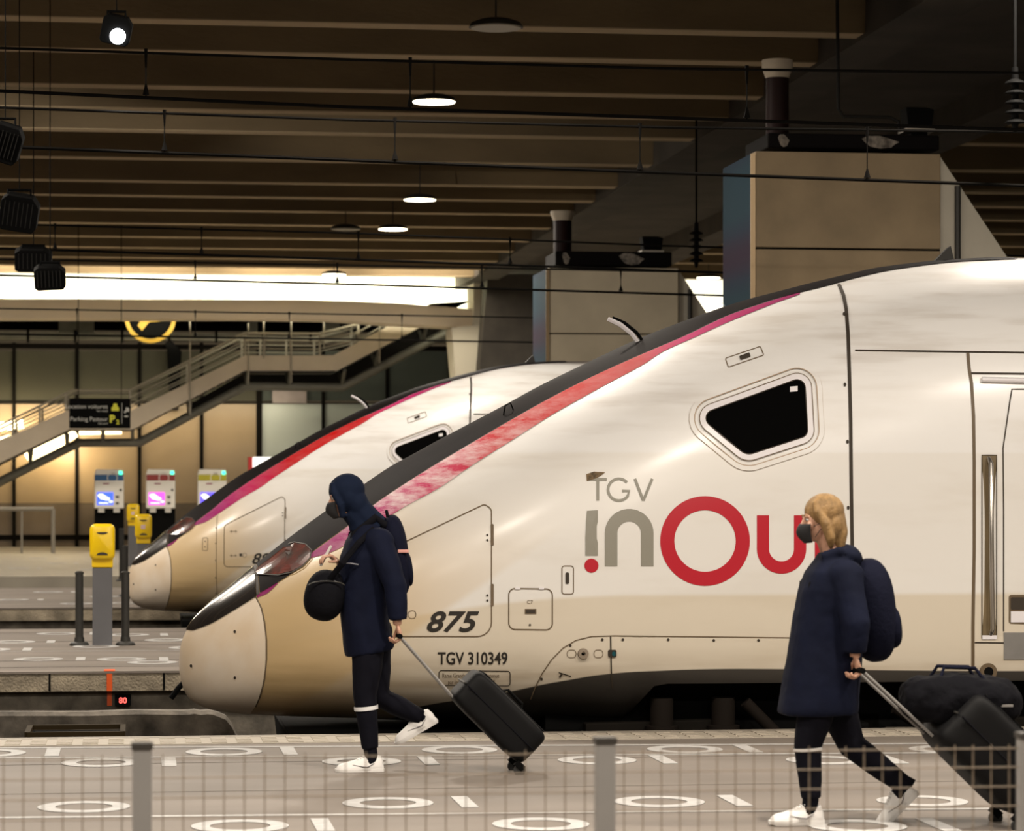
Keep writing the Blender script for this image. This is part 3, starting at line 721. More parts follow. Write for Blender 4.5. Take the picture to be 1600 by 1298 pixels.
def bollard(px, top, base, Y, label):
    p = at_Y(px, top, Y); r = empty('bollard', (p.x, Y, 0), label, 'bollard', None); H = p.z
    MB().lathe([(.043, 0), (.043, H-.03), (.048, H-.028), (.048, H-.012), (.03, H)], n=20).build('tube', M_DGREY, r, smooth=True)
    MB().lathe([(.105, 0), (.105, .015), (.09, .035), (.055, .045), (.05, .09), (.044, .09)], n=20).build('foot', M_DGREY, r, smooth=True)
bollard(124, 892, 1012, YV, 'dark tube bollard left of the nearest yellow validator')
bollard(196, 892, 1012, YV, 'dark tube bollard right of the nearest yellow validator')
bollard(196, 852, 0, 45.5, 'farther dark bollard in front of the second validator, its top above the near bollard')
bollard(190, 825, 0, 53.0, 'farthest dark bollard, left of the farthest validator')

# ---------------- mesh fence in front
YN = 8.95
M_FP = mat('fence_post', (.33,.32,.31), .5, noise=.1); M_FW = mat('fence_wire', (.26,.205,.15), .6); M_CAP = mat('post_cap', (.05,.045,.04), .5)
fence = empty('mesh_fence', (0, YN, 0), 'low welded mesh fence with square grey posts in the foreground', 'fence')
ztop = at_Y(800, 1162, YN).z
post_x = [at_Y(px, 1200, YN).x for px in (-498, 222, 945, 1606)]
for x in post_x:
    MB().box(x-.03, x+.03, -.03, .03, 0, ztop-.0).build('post', M_FP, fence, bevel=.003)
    MB().box(x-.034, x+.034, -.034, .034, ztop, ztop+.018).build('post_cap', M_CAP, fence)
wt = at_Y(800, 1172, YN).z
for i in range(3):
    xa, xb = post_x[i]+.032, post_x[i+1]-.032; b = MB(); n = 22
    for k in range(n):
        x = xa+(xb-xa)*(k+.5)/n; b.tube([(x, 0, .05), (x, 0, wt)], .0021, 5)
    for py in (1178, 1208, 1239, 1270):
        z = at_Y(800, py, YN).z; b.tube([(xa, -.006, z), (xb, -.006, z)], .0021, 5)
    for z in (.62-.25, .25, .1): b.tube([(xa, -.006, z), (xb, -.006, z)], .0021, 5)
    b.build('mesh_panel', M_FW, fence)
# ================================================================ TRAINS
YT = Y_E1+1.68                       # centre line of the front train
XN = at_Y(281, 1037, YT).x           # nose tip
TL = 15.0
HW = 1.43
_top = [(281,1034),(283,1010),(289,992),(302,970),(315,956),(330,942),(357,920),(386,896),(441,852),(519,796),(567,763),(620,728),(650,712),(700,685),(750,659),(800,633),(868,596),(936,563),(1024,522),(1091,496),(1180,465),(1240,449),(1302,433),(1340,424),(1400,411),(1500,400),(1600,396)]
_bot = [(281,1040),(284,1062),(288,1076),(298,1092),(312,1101),(331,1108),(379,1115),(450,1120),(560,1124),(640,1128),(760,1134),(1600,1150)]
def prof(pts, dy):
    xs, zs = [], []
    for px, py in pts:
        k = min(1, max(0, (px-281)/500.)); p = at_Y(px, py, YT-dy*k)
        xs.append(max(0, p.x-XN)); zs.append(p.z)
    xs[0] = 0; return xs, zs
tx, tz = prof(_top, .55); tx.append(TL+1); tz.append(tz[-1]+.02); tx[0] = -1e-3
bx_, bz_ = prof(_bot, .5)
ZR = tz[-1]
zt_f = pchip([math.sqrt(max(x, 0)) for x in tx], tz)
bx_.append(TL+1); bz_.append(bz_[-1])
for i in range(len(bz_)):
    bz_[i] = max(bz_[i], -.10)
zb_f = pchip([math.sqrt(max(x, 0)) for x in bx_], bz_)
ztip = (tz[0]+bz_[0])/2
def Zt(x): return zt_f(math.sqrt(max(x, 0)))
def Zb(x): return zb_f(math.sqrt(max(x, 0)))
def Wx(x):
    t = min(max(x, 0)/3.4, 1); return HW*(1-(1-t)**2.3)**.62
def sm(a, b, x): t = min(max((x-a)/(b-a), 0), 1); return t*t*(3-2*t)
def S(x, v):
    k = sm(.3, 5.2, x); v0 = .45-.08*k; p = 2.0+1.3*k; q = 2.0+.5*k
    if v >= v0: t = (v-v0)/(1-v0)
    else:
        t = (v0-v)/v0; p = 2.2+2.2*k; q = 2.2+2.0*k
    return max(0, 1-min(t, 1)**p)**(1/q)
def yh(x, z):
    a, b = Zb(x), Zt(x)
    if x <= 0 or z <= a or z >= b: return 0
    return Wx(x)*S(x, (z-a)/(b-a))
def hit(px, py, off=0.0):
    """pixel of the photograph -> point on the near side of the front train, in train coordinates"""
    Y = YT-1.3
    for i in range(60):
        p = at_Y(px, py, Y); y = yh(p.x-XN, p.z); Y = Y*.5+.5*(YT-y)
    p = at_Y(px, py, Y); x, z = p.x-XN, p.z
    if not off: return Vector((x, -y, z))
    e = .02
    n = Vector(((yh(x+e, z)-yh(x-e, z))/(2*e), 1, (yh(x, z+e)-yh(x, z-e))/(2*e)))
    n = Vector((-n.x, -1, -n.z)); 
    if n.length > 6: n = Vector((0,-1,0))
    n.normalize()
    return Vector((x, -y, z))+n*off
def surf(x, v, side=-1, off=0):
    def P(x, v): a, b = Zb(x), Zt(x); return Vector((x, side*Wx(x)*S(x, v), a+(b-a)*v))
    p = P(x, v)
    if not off: return p
    c = Vector((x+.35*(1-min(x/1.2, 1)), 0, 0)); 
    dx = P(x+.01, v)-P(max(x-.01, .0005), v); dv = P(x, min(v+.004, 1))-P(x, max(v-.004, 0))
    n = dx.cross(dv)
    if n.length < 1e-9: n = Vector((0, 0, 1))
    n.normalize(); mid = Vector((x, 0, (Zb(x)+Zt(x))/2))
    if n.dot(p-mid) < 0: n = -n
    return p+n*off
VS = [0]+[.5-.5*math.cos(math.pi*(i/46)) for i in range(1, 46)]+[1]
# ---- paint of the shell
M_BODY, nt, bs = new_mat('train_paint')
L = nt.links.new; N = nt.nodes.new
tc = N('ShaderNodeTexCoord'); sx = N('ShaderNodeSeparateXYZ'); L(tc.outputs['Object'], sx.inputs[0])
def math_n(op, a, b=None, c=None):
    m = N('ShaderNodeMath'); m.operation = op
    for i, v in enumerate((a, b, c)):
        if v is None: continue
        if isinstance(v, (int, float)): m.inputs[i].default_value = v
        else: L(v, m.inputs[i])
    return m.outputs[0]
def sstep(v, a, b):
    m = N('ShaderNodeMapRange'); m.interpolation_type = 'SMOOTHSTEP'; L(v, m.inputs[0]); m.inputs[1].default_value = a; m.inputs[2].default_value = b; return m.outputs[0]
def mixc(f, a, b):
    m = N('ShaderNodeMix'); m.data_type = 'RGBA'
    if isinstance(f, (int, float)): m.inputs[0].default_value = f
    else: L(f, m.inputs[0])
    for i, v in ((6, a), (7, b)):
        if isinstance(v, tuple): m.inputs[i].default_value = (*v, 1)
        else: L(v, m.inputs[i])
    return m.outputs[2]
X, Z = sx.outputs[0], sx.outputs[2]
pz = lambda px, py: hit(px, py)
z_low = pz(1400, 928).z; z_mid = pz(1400, 707).z
WHITE = (.86,.85,.84); CREAM = (.78,.745,.69); LOW = (.70,.63,.52); TAN = (.64,.46,.235)
nz = N('ShaderNodeTexNoise'); mp = N('ShaderNodeMapping'); mp.inputs['Scale'].default_value = (.5, .5, 2.2); L(tc.outputs['Object'], mp.inputs[0]); L(mp.outputs[0], nz.inputs['Vector']); nz.inputs['Scale'].default_value = 1.6; nz.inputs['Detail'].default_value = 7
# lower edge of the white curves up towards the nose
zc = math_n('ADD', z_low, math_n('MULTIPLY', math_n('POWER', math_n('MAXIMUM', math_n('SUBTRACT', 3.2, X), 0), 2), -.06))
low = sstep(math_n('SUBTRACT', Z, zc), .02, -.02)
A1, B1 = pz(704, 950), pz(930, 792)
# diagonal tan sweep over the nose
dg = math_n('SUBTRACT', Z, math_n('ADD', math_n('MULTIPLY', math_n('SUBTRACT', X, A1.x), (B1.z-A1.z)/(B1.x-A1.x)), A1.z))
sweep = math_n('MULTIPLY', sstep(dg, -.03, .05), sstep(X, A1.x+1.2, A1.x-1.2))
sweep = math_n('MULTIPLY', sweep, sstep(Z, pz(760, 790).z+.25, pz(760, 850).z-.3))
nose = sstep(X, 1.9, .7)
base = mixc(sstep(math_n('SUBTRACT', Z, z_mid), .012, -.012), WHITE, mixc(.5, WHITE, CREAM))
base = mixc(low, base, LOW); base = mixc(math_n('MULTIPLY', sweep, .8), base, TAN); base = mixc(math_n('MULTIPLY', nose, .85), base, TAN)
dirt = math_n('MULTIPLY', sstep(nz.outputs['Fac'], .48, .72), .15)
base = mixc(dirt, base, (.42,.33,.20))
# soot streaks on the shoulder and patchy brown towards the lower edge
n2 = N('ShaderNodeTexNoise'); m2 = N('ShaderNodeMapping'); m2.inputs['Scale'].default_value = (.6, .6, 5); L(tc.outputs['Object'], m2.inputs[0]); L(m2.outputs[0], n2.inputs['Vector']); n2.inputs['Scale'].default_value = 2.0; n2.inputs['Detail'].default_value = 8
soot = math_n('MULTIPLY', math_n('MULTIPLY', sstep(math_n('SUBTRACT', Z, math_n('MULTIPLY', X, .22)), 1.05, 1.75), sstep(n2.outputs['Fac'], .45, .72)), .28)
base = mixc(soot, base, (.26,.17,.08))
low_brown = math_n('MULTIPLY', sstep(Z, .62, .28), math_n('MULTIPLY', sstep(n2.outputs['Fac'], .35, .7), .4))
base = mixc(low_brown, base, (.30,.19,.08))
# dark skirt band
sk = [(560,1140),(650,1105),(783,1083),(883,1063),(968,1051),(1034,1047.5),(1111,1045),(1219,1045),(1400,1047),(1600,1048)]
skp = [pz(*p) for p in sk]
fc = N('ShaderNodeFloatCurve'); cv = fc.mapping.curves[0]
L(math_n('DIVIDE', X, 12.0), fc.inputs[1])
cp_ = [(p.x/12, p.z+.3) for p in skp]
cv.points[0].location = (0, .1); cv.points[1].location = (1, cp_[-1][1])
for a_ in cp_: cv.points.new(*a_)
for p_ in cv.points: p_.handle_type = 'AUTO'
fc.mapping.update()
skirt = sstep(math_n('SUBTRACT', math_n('ADD', Z, .3), fc.outputs[0]), .006, -.006)
base = mixc(skirt, base, (.040,.035,.030))
# dark roof
roofm = sstep(math_n('SUBTRACT', Z, 0), ZR-.10, ZR-.04)
base = mixc(roofm, base, (.12,.10,.09))
L(base, bs.inputs['Base Color']); bs.inputs['Roughness'].default_value = .34; bs.inputs['Coat Weight'].default_value = .3; bs.inputs['Coat Roughness'].default_value = .2
L(math_n('ADD', .30, math_n('MULTIPLY', nz.outputs['Fac'], .2)), bs.inputs['Roughness'])

M_BAND = mat('windscreen_band', (.015,.012,.012), .62, spec=.03, noise=.35, nscale=3)
M_HOOD = mat('nose_hood', (.022,.018,.016), .16, coat=.8, noise=.2, nscale=8)
M_NOSE, nt2, bs2 = new_mat('nose_cap_paint')
tc2 = nt2.nodes.new('ShaderNodeTexCoord'); n3 = nt2.nodes.new('ShaderNodeTexNoise'); n3.inputs['Scale'].default_value = 2.5; n3.inputs['Detail'].default_value = 7
r3 = nt2.nodes.new('ShaderNodeValToRGB'); r3.color_ramp.elements[0].position = .35; r3.color_ramp.elements[1].position = .62
r3.color_ramp.elements[0].color = (.82,.66,.48,1); r3.color_ramp.elements[1].color = (.90,.78,.64,1)
nt2.links.new(tc2.outputs['Object'], n3.inputs['Vector']); nt2.links.new(n3.outputs['Fac'], r3.inputs[0]); nt2.links.new(r3.outputs[0], bs2.inputs['Base Color'])
bs2.inputs['Roughness'].default_value = .38; bs2.inputs['Coat Weight'].default_value = .2
M_GAP = mat('panel_gap', (.035,.025,.016), .7); M_GAPL = mat('panel_gap_light', (.16,.115,.07), .7)
M_GLASS = mat('cab_glass', (.003,.003,.003), .5, spec=.0); M_PINKW = mat('window_surround', (.84,.81,.84), .3, coat=.3)
M_SEAL = mat('rust_seal', (.42,.30,.20), .6); M_LOGOG = mat('logo_grey', (.275,.26,.215), .45); M_LOGOR = mat('logo_red', (.50,.006,.022), .4, coat=.2)
M_NUM = mat('number_black', (.02,.016,.012), .5); M_FRAMEL = mat('frame_brown', (.13,.09,.05), .5)
# stripe material: red, magenta at both ends, worn pink-white patches
M_STR_, nt3, bs3 = new_mat('livery_stripe_paint')
t3 = nt3.nodes.new('ShaderNodeTexCoord'); s3 = nt3.nodes.new('ShaderNodeSeparateXYZ'); nt3.links.new(t3.outputs['Object'], s3.inputs[0])
mr = nt3.nodes.new('ShaderNodeMapRange'); nt3.links.new(s3.outputs[0], mr.inputs[0]); mr.inputs[1].default_value = .5; mr.inputs[2].default_value = 5.2
cr = nt3.nodes.new('ShaderNodeValToRGB'); nt3.links.new(mr.outputs[0], cr.inputs[0]); E = cr.color_ramp.elements
E[0].color = (.25,.01,.12,1); E[1].color = (.10,.015,.08,1)
for pos, c_ in ((.11,(.28,.008,.13)), (.17,(.36,.015,.15)), (.26,(.48,.02,.10)), (.38,(.48,.008,.012)), (.5,(.50,.005,.004)), (.60,(.46,.005,.008)), (.67,(.50,.02,.14))):
    e = E.new(pos); e.color = (*c_, 1)
m3 = nt3.nodes.new('ShaderNodeMapping'); m3.inputs['Rotation'].default_value = (0, math.radians(28), 0); m3.inputs['Scale'].default_value = (1.0, 1, 4)
n4 = nt3.nodes.new('ShaderNodeTexNoise'); n4.inputs['Scale'].default_value = 2.6; n4.inputs['Detail'].default_value = 8; n4.inputs['Roughness'].default_value = .7
nt3.links.new(t3.outputs['Object'], m3.inputs[0]); nt3.links.new(m3.outputs[0], n4.inputs['Vector'])
w3 = nt3.nodes.new('ShaderNodeMapRange'); w3.inputs[1].default_value = .40; w3.inputs[2].default_value = .62; nt3.links.new(n4.outputs['Fac'], w3.inputs[0])
w4 = nt3.nodes.new('ShaderNodeValToRGB'); nt3.links.new(mr.outputs[0], w4.inputs[0]); E = w4.color_ramp.elements; E[0].color = (.0,.0,.0,1); E[1].color = (0,0,0,1)
for pos, c_ in ((.12,.2),(.2,.95),(.3,.85),(.40,.55),(.50,.18),(.60,.08),(.68,.02)):
    e = E.new(pos); e.color = (c_, c_, c_, 1)
mm = nt3.nodes.new('ShaderNodeMath'); mm.operation = 'MULTIPLY'; nt3.links.new(w3.outputs[0], mm.inputs[0]); nt3.links.new(w4.outputs[0], mm.inputs[1])
mx = nt3.nodes.new('ShaderNodeMix'); mx.data_type = 'RGBA'; nt3.links.new(mm.outputs[0], mx.inputs[0]); nt3.links.new(cr.outputs[0], mx.inputs[6]); mx.inputs[7].default_value = (.72,.60,.60,1)
nt3.links.new(mx.outputs[2], bs3.inputs['Base Color']); bs3.inputs['Specular IOR Level'].default_value = .1; bs3.inputs['Roughness'].default_value = .6; bs3.inputs['Coat Weight'].default_value = .0

def build_train(loc, number, label):
    T = empty('high_speed_train', loc, label, 'train')
    # --- shell
    xs = [TL*(i/150)**1.9 if i < 95 else 0 for i in range(95)]
    xe = xs[-1]; xs += list(np.linspace(xe, TL, 60))[1:]
    xs[0] = .0004
    z_sk = pz(1300, 1066).z; xo0, xo1 = pz(962, 1060).x, pz(1010, 1066).x
    vcs = []
    for x in xs:
        a, b = Zb(x), Zt(x)
        if x < xo0: vcs.append(0)
        else:
            k = sm(xo0, xo1+.1, x); vcs.append(max(0, ((a*(1-k)+z_sk*k)-a)/(b-a)))
    B = MB()
    for side in (-1, 1):
        B.grid([[surf(x, vc+(1-vc)*v, side) for v in VS] for x, vc in zip(xs, vcs)])
    # inner lip and underside of the shell, rear wall
    xs2 = [x for x in xs]
    B.grid([[surf(x, vc, -1), surf(x, vc, 1)] for x, vc in zip(xs, vcs)])
    B.add([surf(TL, vcs[-1]+(1-vcs[-1])*v, -1) for v in VS]+[surf(TL, vcs[-1]+(1-vcs[-1])*v, 1) for v in reversed(VS[:-1])], [tuple(range(2*len(VS)-1))])
    B.build('body_shell', M_BODY, T, smooth=True)
    # --- patches over the top (windscreen band, hood)
    def top_patch(name, lowpts, x0, x1, off, m, n=60, flat=.985):
        pts = [hit(*p) for p in lowpts]; zf = pchip([p.x for p in pts], [p.z for p in pts]); b = MB()
        rr_ = []
        for i in range(n+1):
            x = x0+(x1-x0)*i/n; a, c = Zb(x), Zt(x); vl = min(max((zf(x)-a)/(c-a), .0), .998)
            row = [surf(x, vl+(1-vl)*(1-(1-t)**2), -1, off) for t in np.linspace(0, 1, 14)]
            row += [surf(x, vl+(1-vl)*(1-(1-t)**2), 1, off) for t in np.linspace(1, 0, 14)][1:]
            rr_.append(row)
        b.grid(rr_); return b.build(name, m, T, smooth=True)
    xc = hit(404, 931).x
    top_patch('nose_hood', [(303,985),(330,975),(365,955),(399,934)], hit(303, 984).x*.55, xc-.012, .012, M_HOOD, 40)
    top_patch('hood_gap', [(392,937),(404,929)], xc-.014, xc+.008, .006, M_GAP, 3)
    low = [(402,929),(433,911),(460,893),(489,862),(538,826),(593,782),(670,732),(735,693),(800,655),(868,617),(936,583),(1003,553),(1071,524),(1139,492),(1203,470),(1240,460),(1296,446),(1340,434),(1400,421),(1500,409),(1590,405)]
    xw = hit(1590, 405).x
    top_patch('windscreen_band', low, xc+.012, xw, .006, M_BAND, 130)
    # windscreen pane edge lines
    def ribbon(pts, w, off=.004, m=M_GAP, name='panel_gap', closed=False, parent=T, step=7):
        P = [pts[0]]
        seq = list(pts)+([pts[0]] if closed else [])
        for a, b in zip(seq, seq[1:]):
            d = math.dist(a, b); k = max(1, int(d/step))
            for i in range(1, k+1): P.append((a[0]+(b[0]-a[0])*i/k, a[1]+(b[1]-a[1])*i/k))
        if closed: P = P[:-1]
        L_, R_ = [], []; n = len(P)
        for i, p in enumerate(P):
            a = P[(i-1)%n] if closed or i > 0 else P[0]; b = P[(i+1)%n] if closed or i < n-1 else P[-1]
            dx, dy = b[0]-a[0], b[1]-a[1]; l = math.hypot(dx, dy) or 1; nx, ny = -dy/l*w/2, dx/l*w/2
            L_.append(hit(p[0]+nx, p[1]+ny, off)); R_.append(hit(p[0]-nx, p[1]-ny, off))
        if closed: L_.append(L_[0]); R_.append(R_[0])
        return MB().grid([L_, R_]).build(name, m, parent)
    def fill(pts, m, name, off=.004, rings=3, parent=T, c=None, thick=0):
        cx = c[0] if c else sum(p[0] for p in pts)/len(pts); cy = c[1] if c else sum(p[1] for p in pts)/len(pts)
        rows = []
        if thick: rows.append([hit(*p, 0) for p in pts]+[hit(*pts[0], 0)])
        for k in range(rings+1):
            f = 1-k/rings*.999
            r_ = [hit(cx+(p[0]-cx)*f, cy+(p[1]-cy)*f, off) for p in pts]; rows.append(r_+[r_[0]])
        return MB().grid(rows).build(name, m, parent)
    def rpoly(pts, r, n=6):
        out = []; N_ = len(pts)
        for i in range(N_):
            p = Vector(pts[i]); a = (Vector(pts[i-1])-p).normalized(); b = (Vector(pts[(i+1)%N_])-p).normalized()
            rad = r[i] if isinstance(r, (list, tuple)) else r
            ang = math.acos(max(-1, min(1, a.dot(b)))); d = rad/math.tan(ang/2); c_ = p+(a+b).normalized()*rad/math.sin(ang/2)
            s_ = p+a*d-c_; e_ = p+b*d-c_; a0 = math.atan2(s_.y, s_.x); a1 = math.atan2(e_.y, e_.x)
            da = (a1-a0+math.pi)%(2*math.pi)-math.pi
            for k in range(n+1): t = a0+da*k/n; out.append((c_.x+rad*math.cos(t), c_.y+rad*math.sin(t)))
        return out
    def offset(pts, d):
        n = len(pts); out = []
        cx = sum(p[0] for p in pts)/n; cy = sum(p[1] for p in pts)/n
        for i in range(n):
            a, b = pts[i-1], pts[(i+1)%n]; dx, dy = b[0]-a[0], b[1]-a[1]; l = math.hypot(dx, dy); nx, ny = dy/l, -dx/l
            if (pts[i][0]-cx)*nx+(pts[i][1]-cy)*ny < 0: nx, ny = -nx, -ny
            out.append((pts[i][0]+nx*d, pts[i][1]+ny*d))
        return out
    def ringfill(o_, i_, m, name, off, parent=T, k=3):
        rows = [[hit(*p, 0) for p in o_]+[hit(*o_[0], 0)]]
        for j in range(k+1):
            r_ = [hit(a[0]+(b[0]-a[0])*j/k, a[1]+(b[1]-a[1])*j/k, off) for a, b in zip(o_, i_)]; rows.append(r_+[r_[0]])
        return MB().grid(rows).build(name, m, parent, smooth=True)
    # --- nose cap
    cb = [(399,934),(407,950),(412,972),(415,1000),(415,1030),(412,1060),(406,1085),(398,1104),(392,1113)]
    cp = [hit(*p) for p in cb]; vv = []
    for p in cp: a, b = Zb(p.x), Zt(p.x); vv.append(min(max((p.z-a)/(b-a), 0), 1))
    o_ = sorted(zip(vv, [p.x for p in cp])); vq = [o_[0][0]]; xq = [o_[0][1]]
    for v, x in o_[1:]:
        if v > vq[-1]+1e-3: vq.append(v); xq.append(x)
    xbf = pchip([-.01]+vq if vq[0] > 0 else vq, [xq[0]]+xq if vq[0] > 0 else xq)
    for side in (-1, 1):
        B = MB(); rows = []
        for v in VS:
            xb = xbf(v); rows.append([surf(max(xb*f*f, .0006), v, side, .005) for f in np.linspace(0, 1, 30)]+[surf(xb, v, side, -.01)])
        B.grid(rows)
        if side == -1: nb = B
        else: nb.add(B.v, B.f)
    nb.build('nose_cap', M_NOSE, T, smooth=True)
    ribbon([(x+1.5, y) for x, y in cb[:-1]], 2.6, .0025, M_GAPL, 'cap_gap')
    for p in [(368,987),(368,1058),(300,1040)]: fill([(p[0]+2*math.cos(t), p[1]+2.6*math.sin(t)) for t in np.linspace(0, 6.28, 9)[:-1]], M_GAP, 'bolt', .009, 1)
    # small coupler arm below the nose
    q = hit(291, 1074); MB().tube([q+Vector((.02, .9, 0)), q+Vector((-.04, .88, -.06)), q+Vector((-.10, .86, -.14))], .022, 8).build('coupler_arm', M_BLACK, T)
    # --- headlight
    hl = [(397,896),(418,872),(443,852),(462,849),(478,852),(487,861),(485,872),(474,884),(458,893),(436,898),(412,899)]
    h_ = fill(rpoly(hl, 4, 2), mat('headlight_glass', (.19,.045,.035), .12, coat=1, noise=.6, nscale=7, col2=(.05,.045,.04)) if 'headlight_glass' not in bpy.data.materials else bpy.data.materials['headlight_glass'], 'headlight', .012, 4)
    ribbon([(441,852),(462,848.5),(479,851.5),(488.5,861),(486.5,872),(475,885),(458,895),(436,899.5),(397,898)], 1.6, .0135, M_GAP, 'headlight_seal')
    # --- livery stripe
    def stripe(up, lo, name='livery_stripe'):
        fu = pchip([p[0] for p in up], [p[1] for p in up]); fl = pchip([p[0] for p in lo], [p[1] for p in lo])
        x0 = max(up[0][0], lo[0][0]); x1 = min(up[-1][0], lo[-1][0]); rows = []
        n = int((x1-x0)/7)
        for i in range(n+1):
            x = x0+(x1-x0)*i/n; rows.append([hit(x, fu(x)-1+(fl(x)-fu(x)+1)*j/6, .0035) for j in range(7)])
        MB().grid(rows).build(name, M_STR_, T, smooth=True)
    up = [(486,866),(538,828),(593,784),(670,734),(735,695),(800,657),(868,619),(936,585),(1003,555),(1071,526),(1139,494),(1203,472),(1250,458)]
    lo = [(486,872),(520,862),(560,838),(593,817),(634,791),(687,762),(735,729),(800,688),(868,645),(936,607),(1003,571),(1037,549),(1088,526),(1139,503),(1203,477),(1250,460)]
    stripe(up, lo)
    stripe([(402,930),(420,920),(434,911)], [(402,934),(418,927),(434,912)])
    # --- panel gaps
    jt = [(1303,437),(1312,447),(1318,462),(1322,482),(1325,520),(1327,580),(1329,660),(1330,760),(1332,900),(1332,1046)]
    ribbon(jt, 5.5, .004, M_GAP, 'cab_joint')
    ribbon([(1336,547.5),(1600,551)], 2.6)
    ribbon([(1600,551),(2300,556)], 2.6)
    ribbon([(1512,551),(1514,575),(1518,600),(1521,650),(1522,720),(1522,860),(1520,980),(1520,1046)], 5, .004, M_FRAMEL)
    ribbon([(1517,583),(1640,584.5)], 3)
    ribbon([(1523,1003.5),(1568,1004)], 2)
    ribbon([(1640,608),(1581,608),(1578,625),(1567,700),(1568,800),(1568,986)], 2.0)
    for k, p in enumerate([(1319,491),(1320,601),(1324,690),(1325,793),(1326,905)]):
        fill([(p[0]+2.2*math.cos(t), p[1]+3.2*math.sin(t)) for t in np.linspace(0, 6.28, 9)[:-1]], M_GAP, 'bolt', .006, 1)
    ribbon([(829,1092),(836,1074),(847,1052),(862,1030),(880,1012),(900,1000),(925,994),(960,993),(1230,996),(1328,998)], 1.7, .004, M_GAPL)
    ribbon([(954,994),(955,1050),(957,1075)], 2.2)
    for p in [(891,1008),(941,999),(973,999),(1044,999),(1115,1000),(1185,1000),(1255,1001),(846,1060)]:
        fill([(p[0]+2.2*math.cos(t), p[1]+2.2*math.sin(t)) for t in np.linspace(0, 6.28, 9)[:-1]], M_GAP, 'bolt', .006, 1)
    # --- side access hatch with hinges, square hatch, slot hatches
    ha = rpoly([(580,994),(580,872),(757,788),(768,795),(768,994)], [12,14,7,10,22], 6)
    ribbon(ha, 1.9, .004, M_GAPL, 'side_hatch', True)
    ribbon([(557,842),(556,900),(556,1000),(558,1100)], 1.5, .004, M_GAPL)
    for y0, y1 in ((819,852),(912,946)):
        h1 = fill(rpoly([(767,y0),(771.5,y0),(771.5,y1),(767,y1)], 1.4, 2), M_GAPL, 'hinge', .012, 1, thick=1)
        for yy in (y1-16, y1-8): fill([(761.5+1.9*math.cos(t), yy+1.9*math.sin(t)) for t in np.linspace(0, 6.28, 9)[:-1]], M_GAP, 'bolt', .006, 1)
    ribbon(rpoly([(795,919),(863,920),(863,984),(795,983)], 10, 6), 1.9, .004, M_FRAMEL, 'square_hatch', True)
    fill([(820,951),(838,951),(838,959),(820,959)], M_FRAMEL, 'hatch_handle', .005, 1); fill([(822,953),(836,953),(836,957.5),(822,957.5)], M_GAP, 'hatch_slot', .007, 1)
    fill([(828+1.8*math.cos(t), 976+1.8*math.sin(t)) for t in np.linspace(0, 6.28, 9)[:-1]], M_GAP, 'bolt', .006, 1)
    for xx in (809, 846): fill(rpoly([(xx-4,917.5),(xx+4,917.5),(xx+4,920.5),(xx-4,920.5)], 1, 2), M_PINKW, 'hinge', .012, 1, thick=1)
    ribbon(rpoly([(878,884),(896,884),(896,928),(878,928)], 4, 4), 1.5, .004, M_GAPL, 'slot_hatch', True)
    fill(rpoly([(883.5,894),(889,894),(889,912),(883.5,912)], 2, 3), M_GAP, 'slot', .006, 1)
    ribbon(rpoly([(1133.5,560),(1188,541.5),(1193.5,555),(1138,574)], 2, 3), 1.5, .004, M_GAPL, 'slot_hatch', True)
    fill(rpoly([(1155,557),(1171,551),(1173,558),(1157,563.5)], 1.2, 2), M_GAP, 'slot', .007, 1)
    # --- cab side window
    gl = rpoly([(1090,650),(1257,589),(1262,681),(1166,712)], [13,13,13,20], 8)
    o1 = offset(gl, 10); o2 = offset(gl, 18); o3 = offset(gl, 26)
    ringfill(o3, o2, M_BODY, 'outer_moulding', .012)
    ribbon(o3, 1.2, .004, M_SEAL, 'moulding_seal', True); ribbon(o2, 1.3, .0125, M_SEAL, 'moulding_seal', True)
    ringfill(o1, gl, M_PINKW, 'window_surround', .013)
    ribbon(o1, 1.2, .0145, M_GAPL, 'window_seal', True)
    wn = fill(gl, M_GLASS, 'cab_side_window', .010, 5)
    ribbon(gl, 1.6, .0138, M_GAP, 'glass_seal', True)
    fill([(1234,605),(1246,604),(1246,612),(1234,613)], M_PINKW, 'sticker', .0125, 1, parent=T)
    # --- door area
    fill([(1534,711),(1557,711),(1557,997),(1534,997)], mat('recess_brown', (.20,.145,.075), .55, noise=.3, nscale=4) if 'recess_brown' not in bpy.data.materials else bpy.data.materials['recess_brown'], 'rail_recess', .004, 2)
    ribbon([(1534,711),(1557,711),(1557,997),(1534,997)], 1.6, .005, M_GAP, 'recess_edge', True)
    fill([(1534,992),(1557,992),(1557,998),(1534,998)], M_PINKW, 'recess_sill', .012, 1)
    a, b = hit(1545, 716, .002), hit(1548, 990, .002); o = Vector((0, -.05, 0))
    zz = [a+(b-a)*t for t in (0, .03, .5, .97, 1)]
    MB().tube([zz[0], zz[1]+o, hit(1546, 850, .052), zz[3]+o, zz[4]], .018, 10).build('handrail', M_STEEL, T, smooth=True)
    a, b = hit(1533, 594, .02), hit(1660, 597, .02)
    MB().tube([a, b], .02, 8).build('door_rail', M_PINKW, T, smooth=True)
    fill(rpoly([(1576,929),(1640,929),(1640,976),(1576,974)], 4, 3), M_FRAMEL, 'step_recess', .004, 2)
    fill(rpoly([(1579,933),(1640,933),(1640,952),(1579,952)], 2, 3), M_GAP, 'step_shadow', .006, 2); fill([(1579,955),(1640,955),(1640,972),(1579,972)], M_PINKW, 'step_plate', .007, 2)
    fill([(1568,988),(1640,988),(1640,1030),(1568,1030)], M_GREY, 'grey_panel', .008, 2, thick=1)
    c = hit(1543, 1049, 0); Mx = Matrix.Rotation(math.pi/2, 3, 'X')
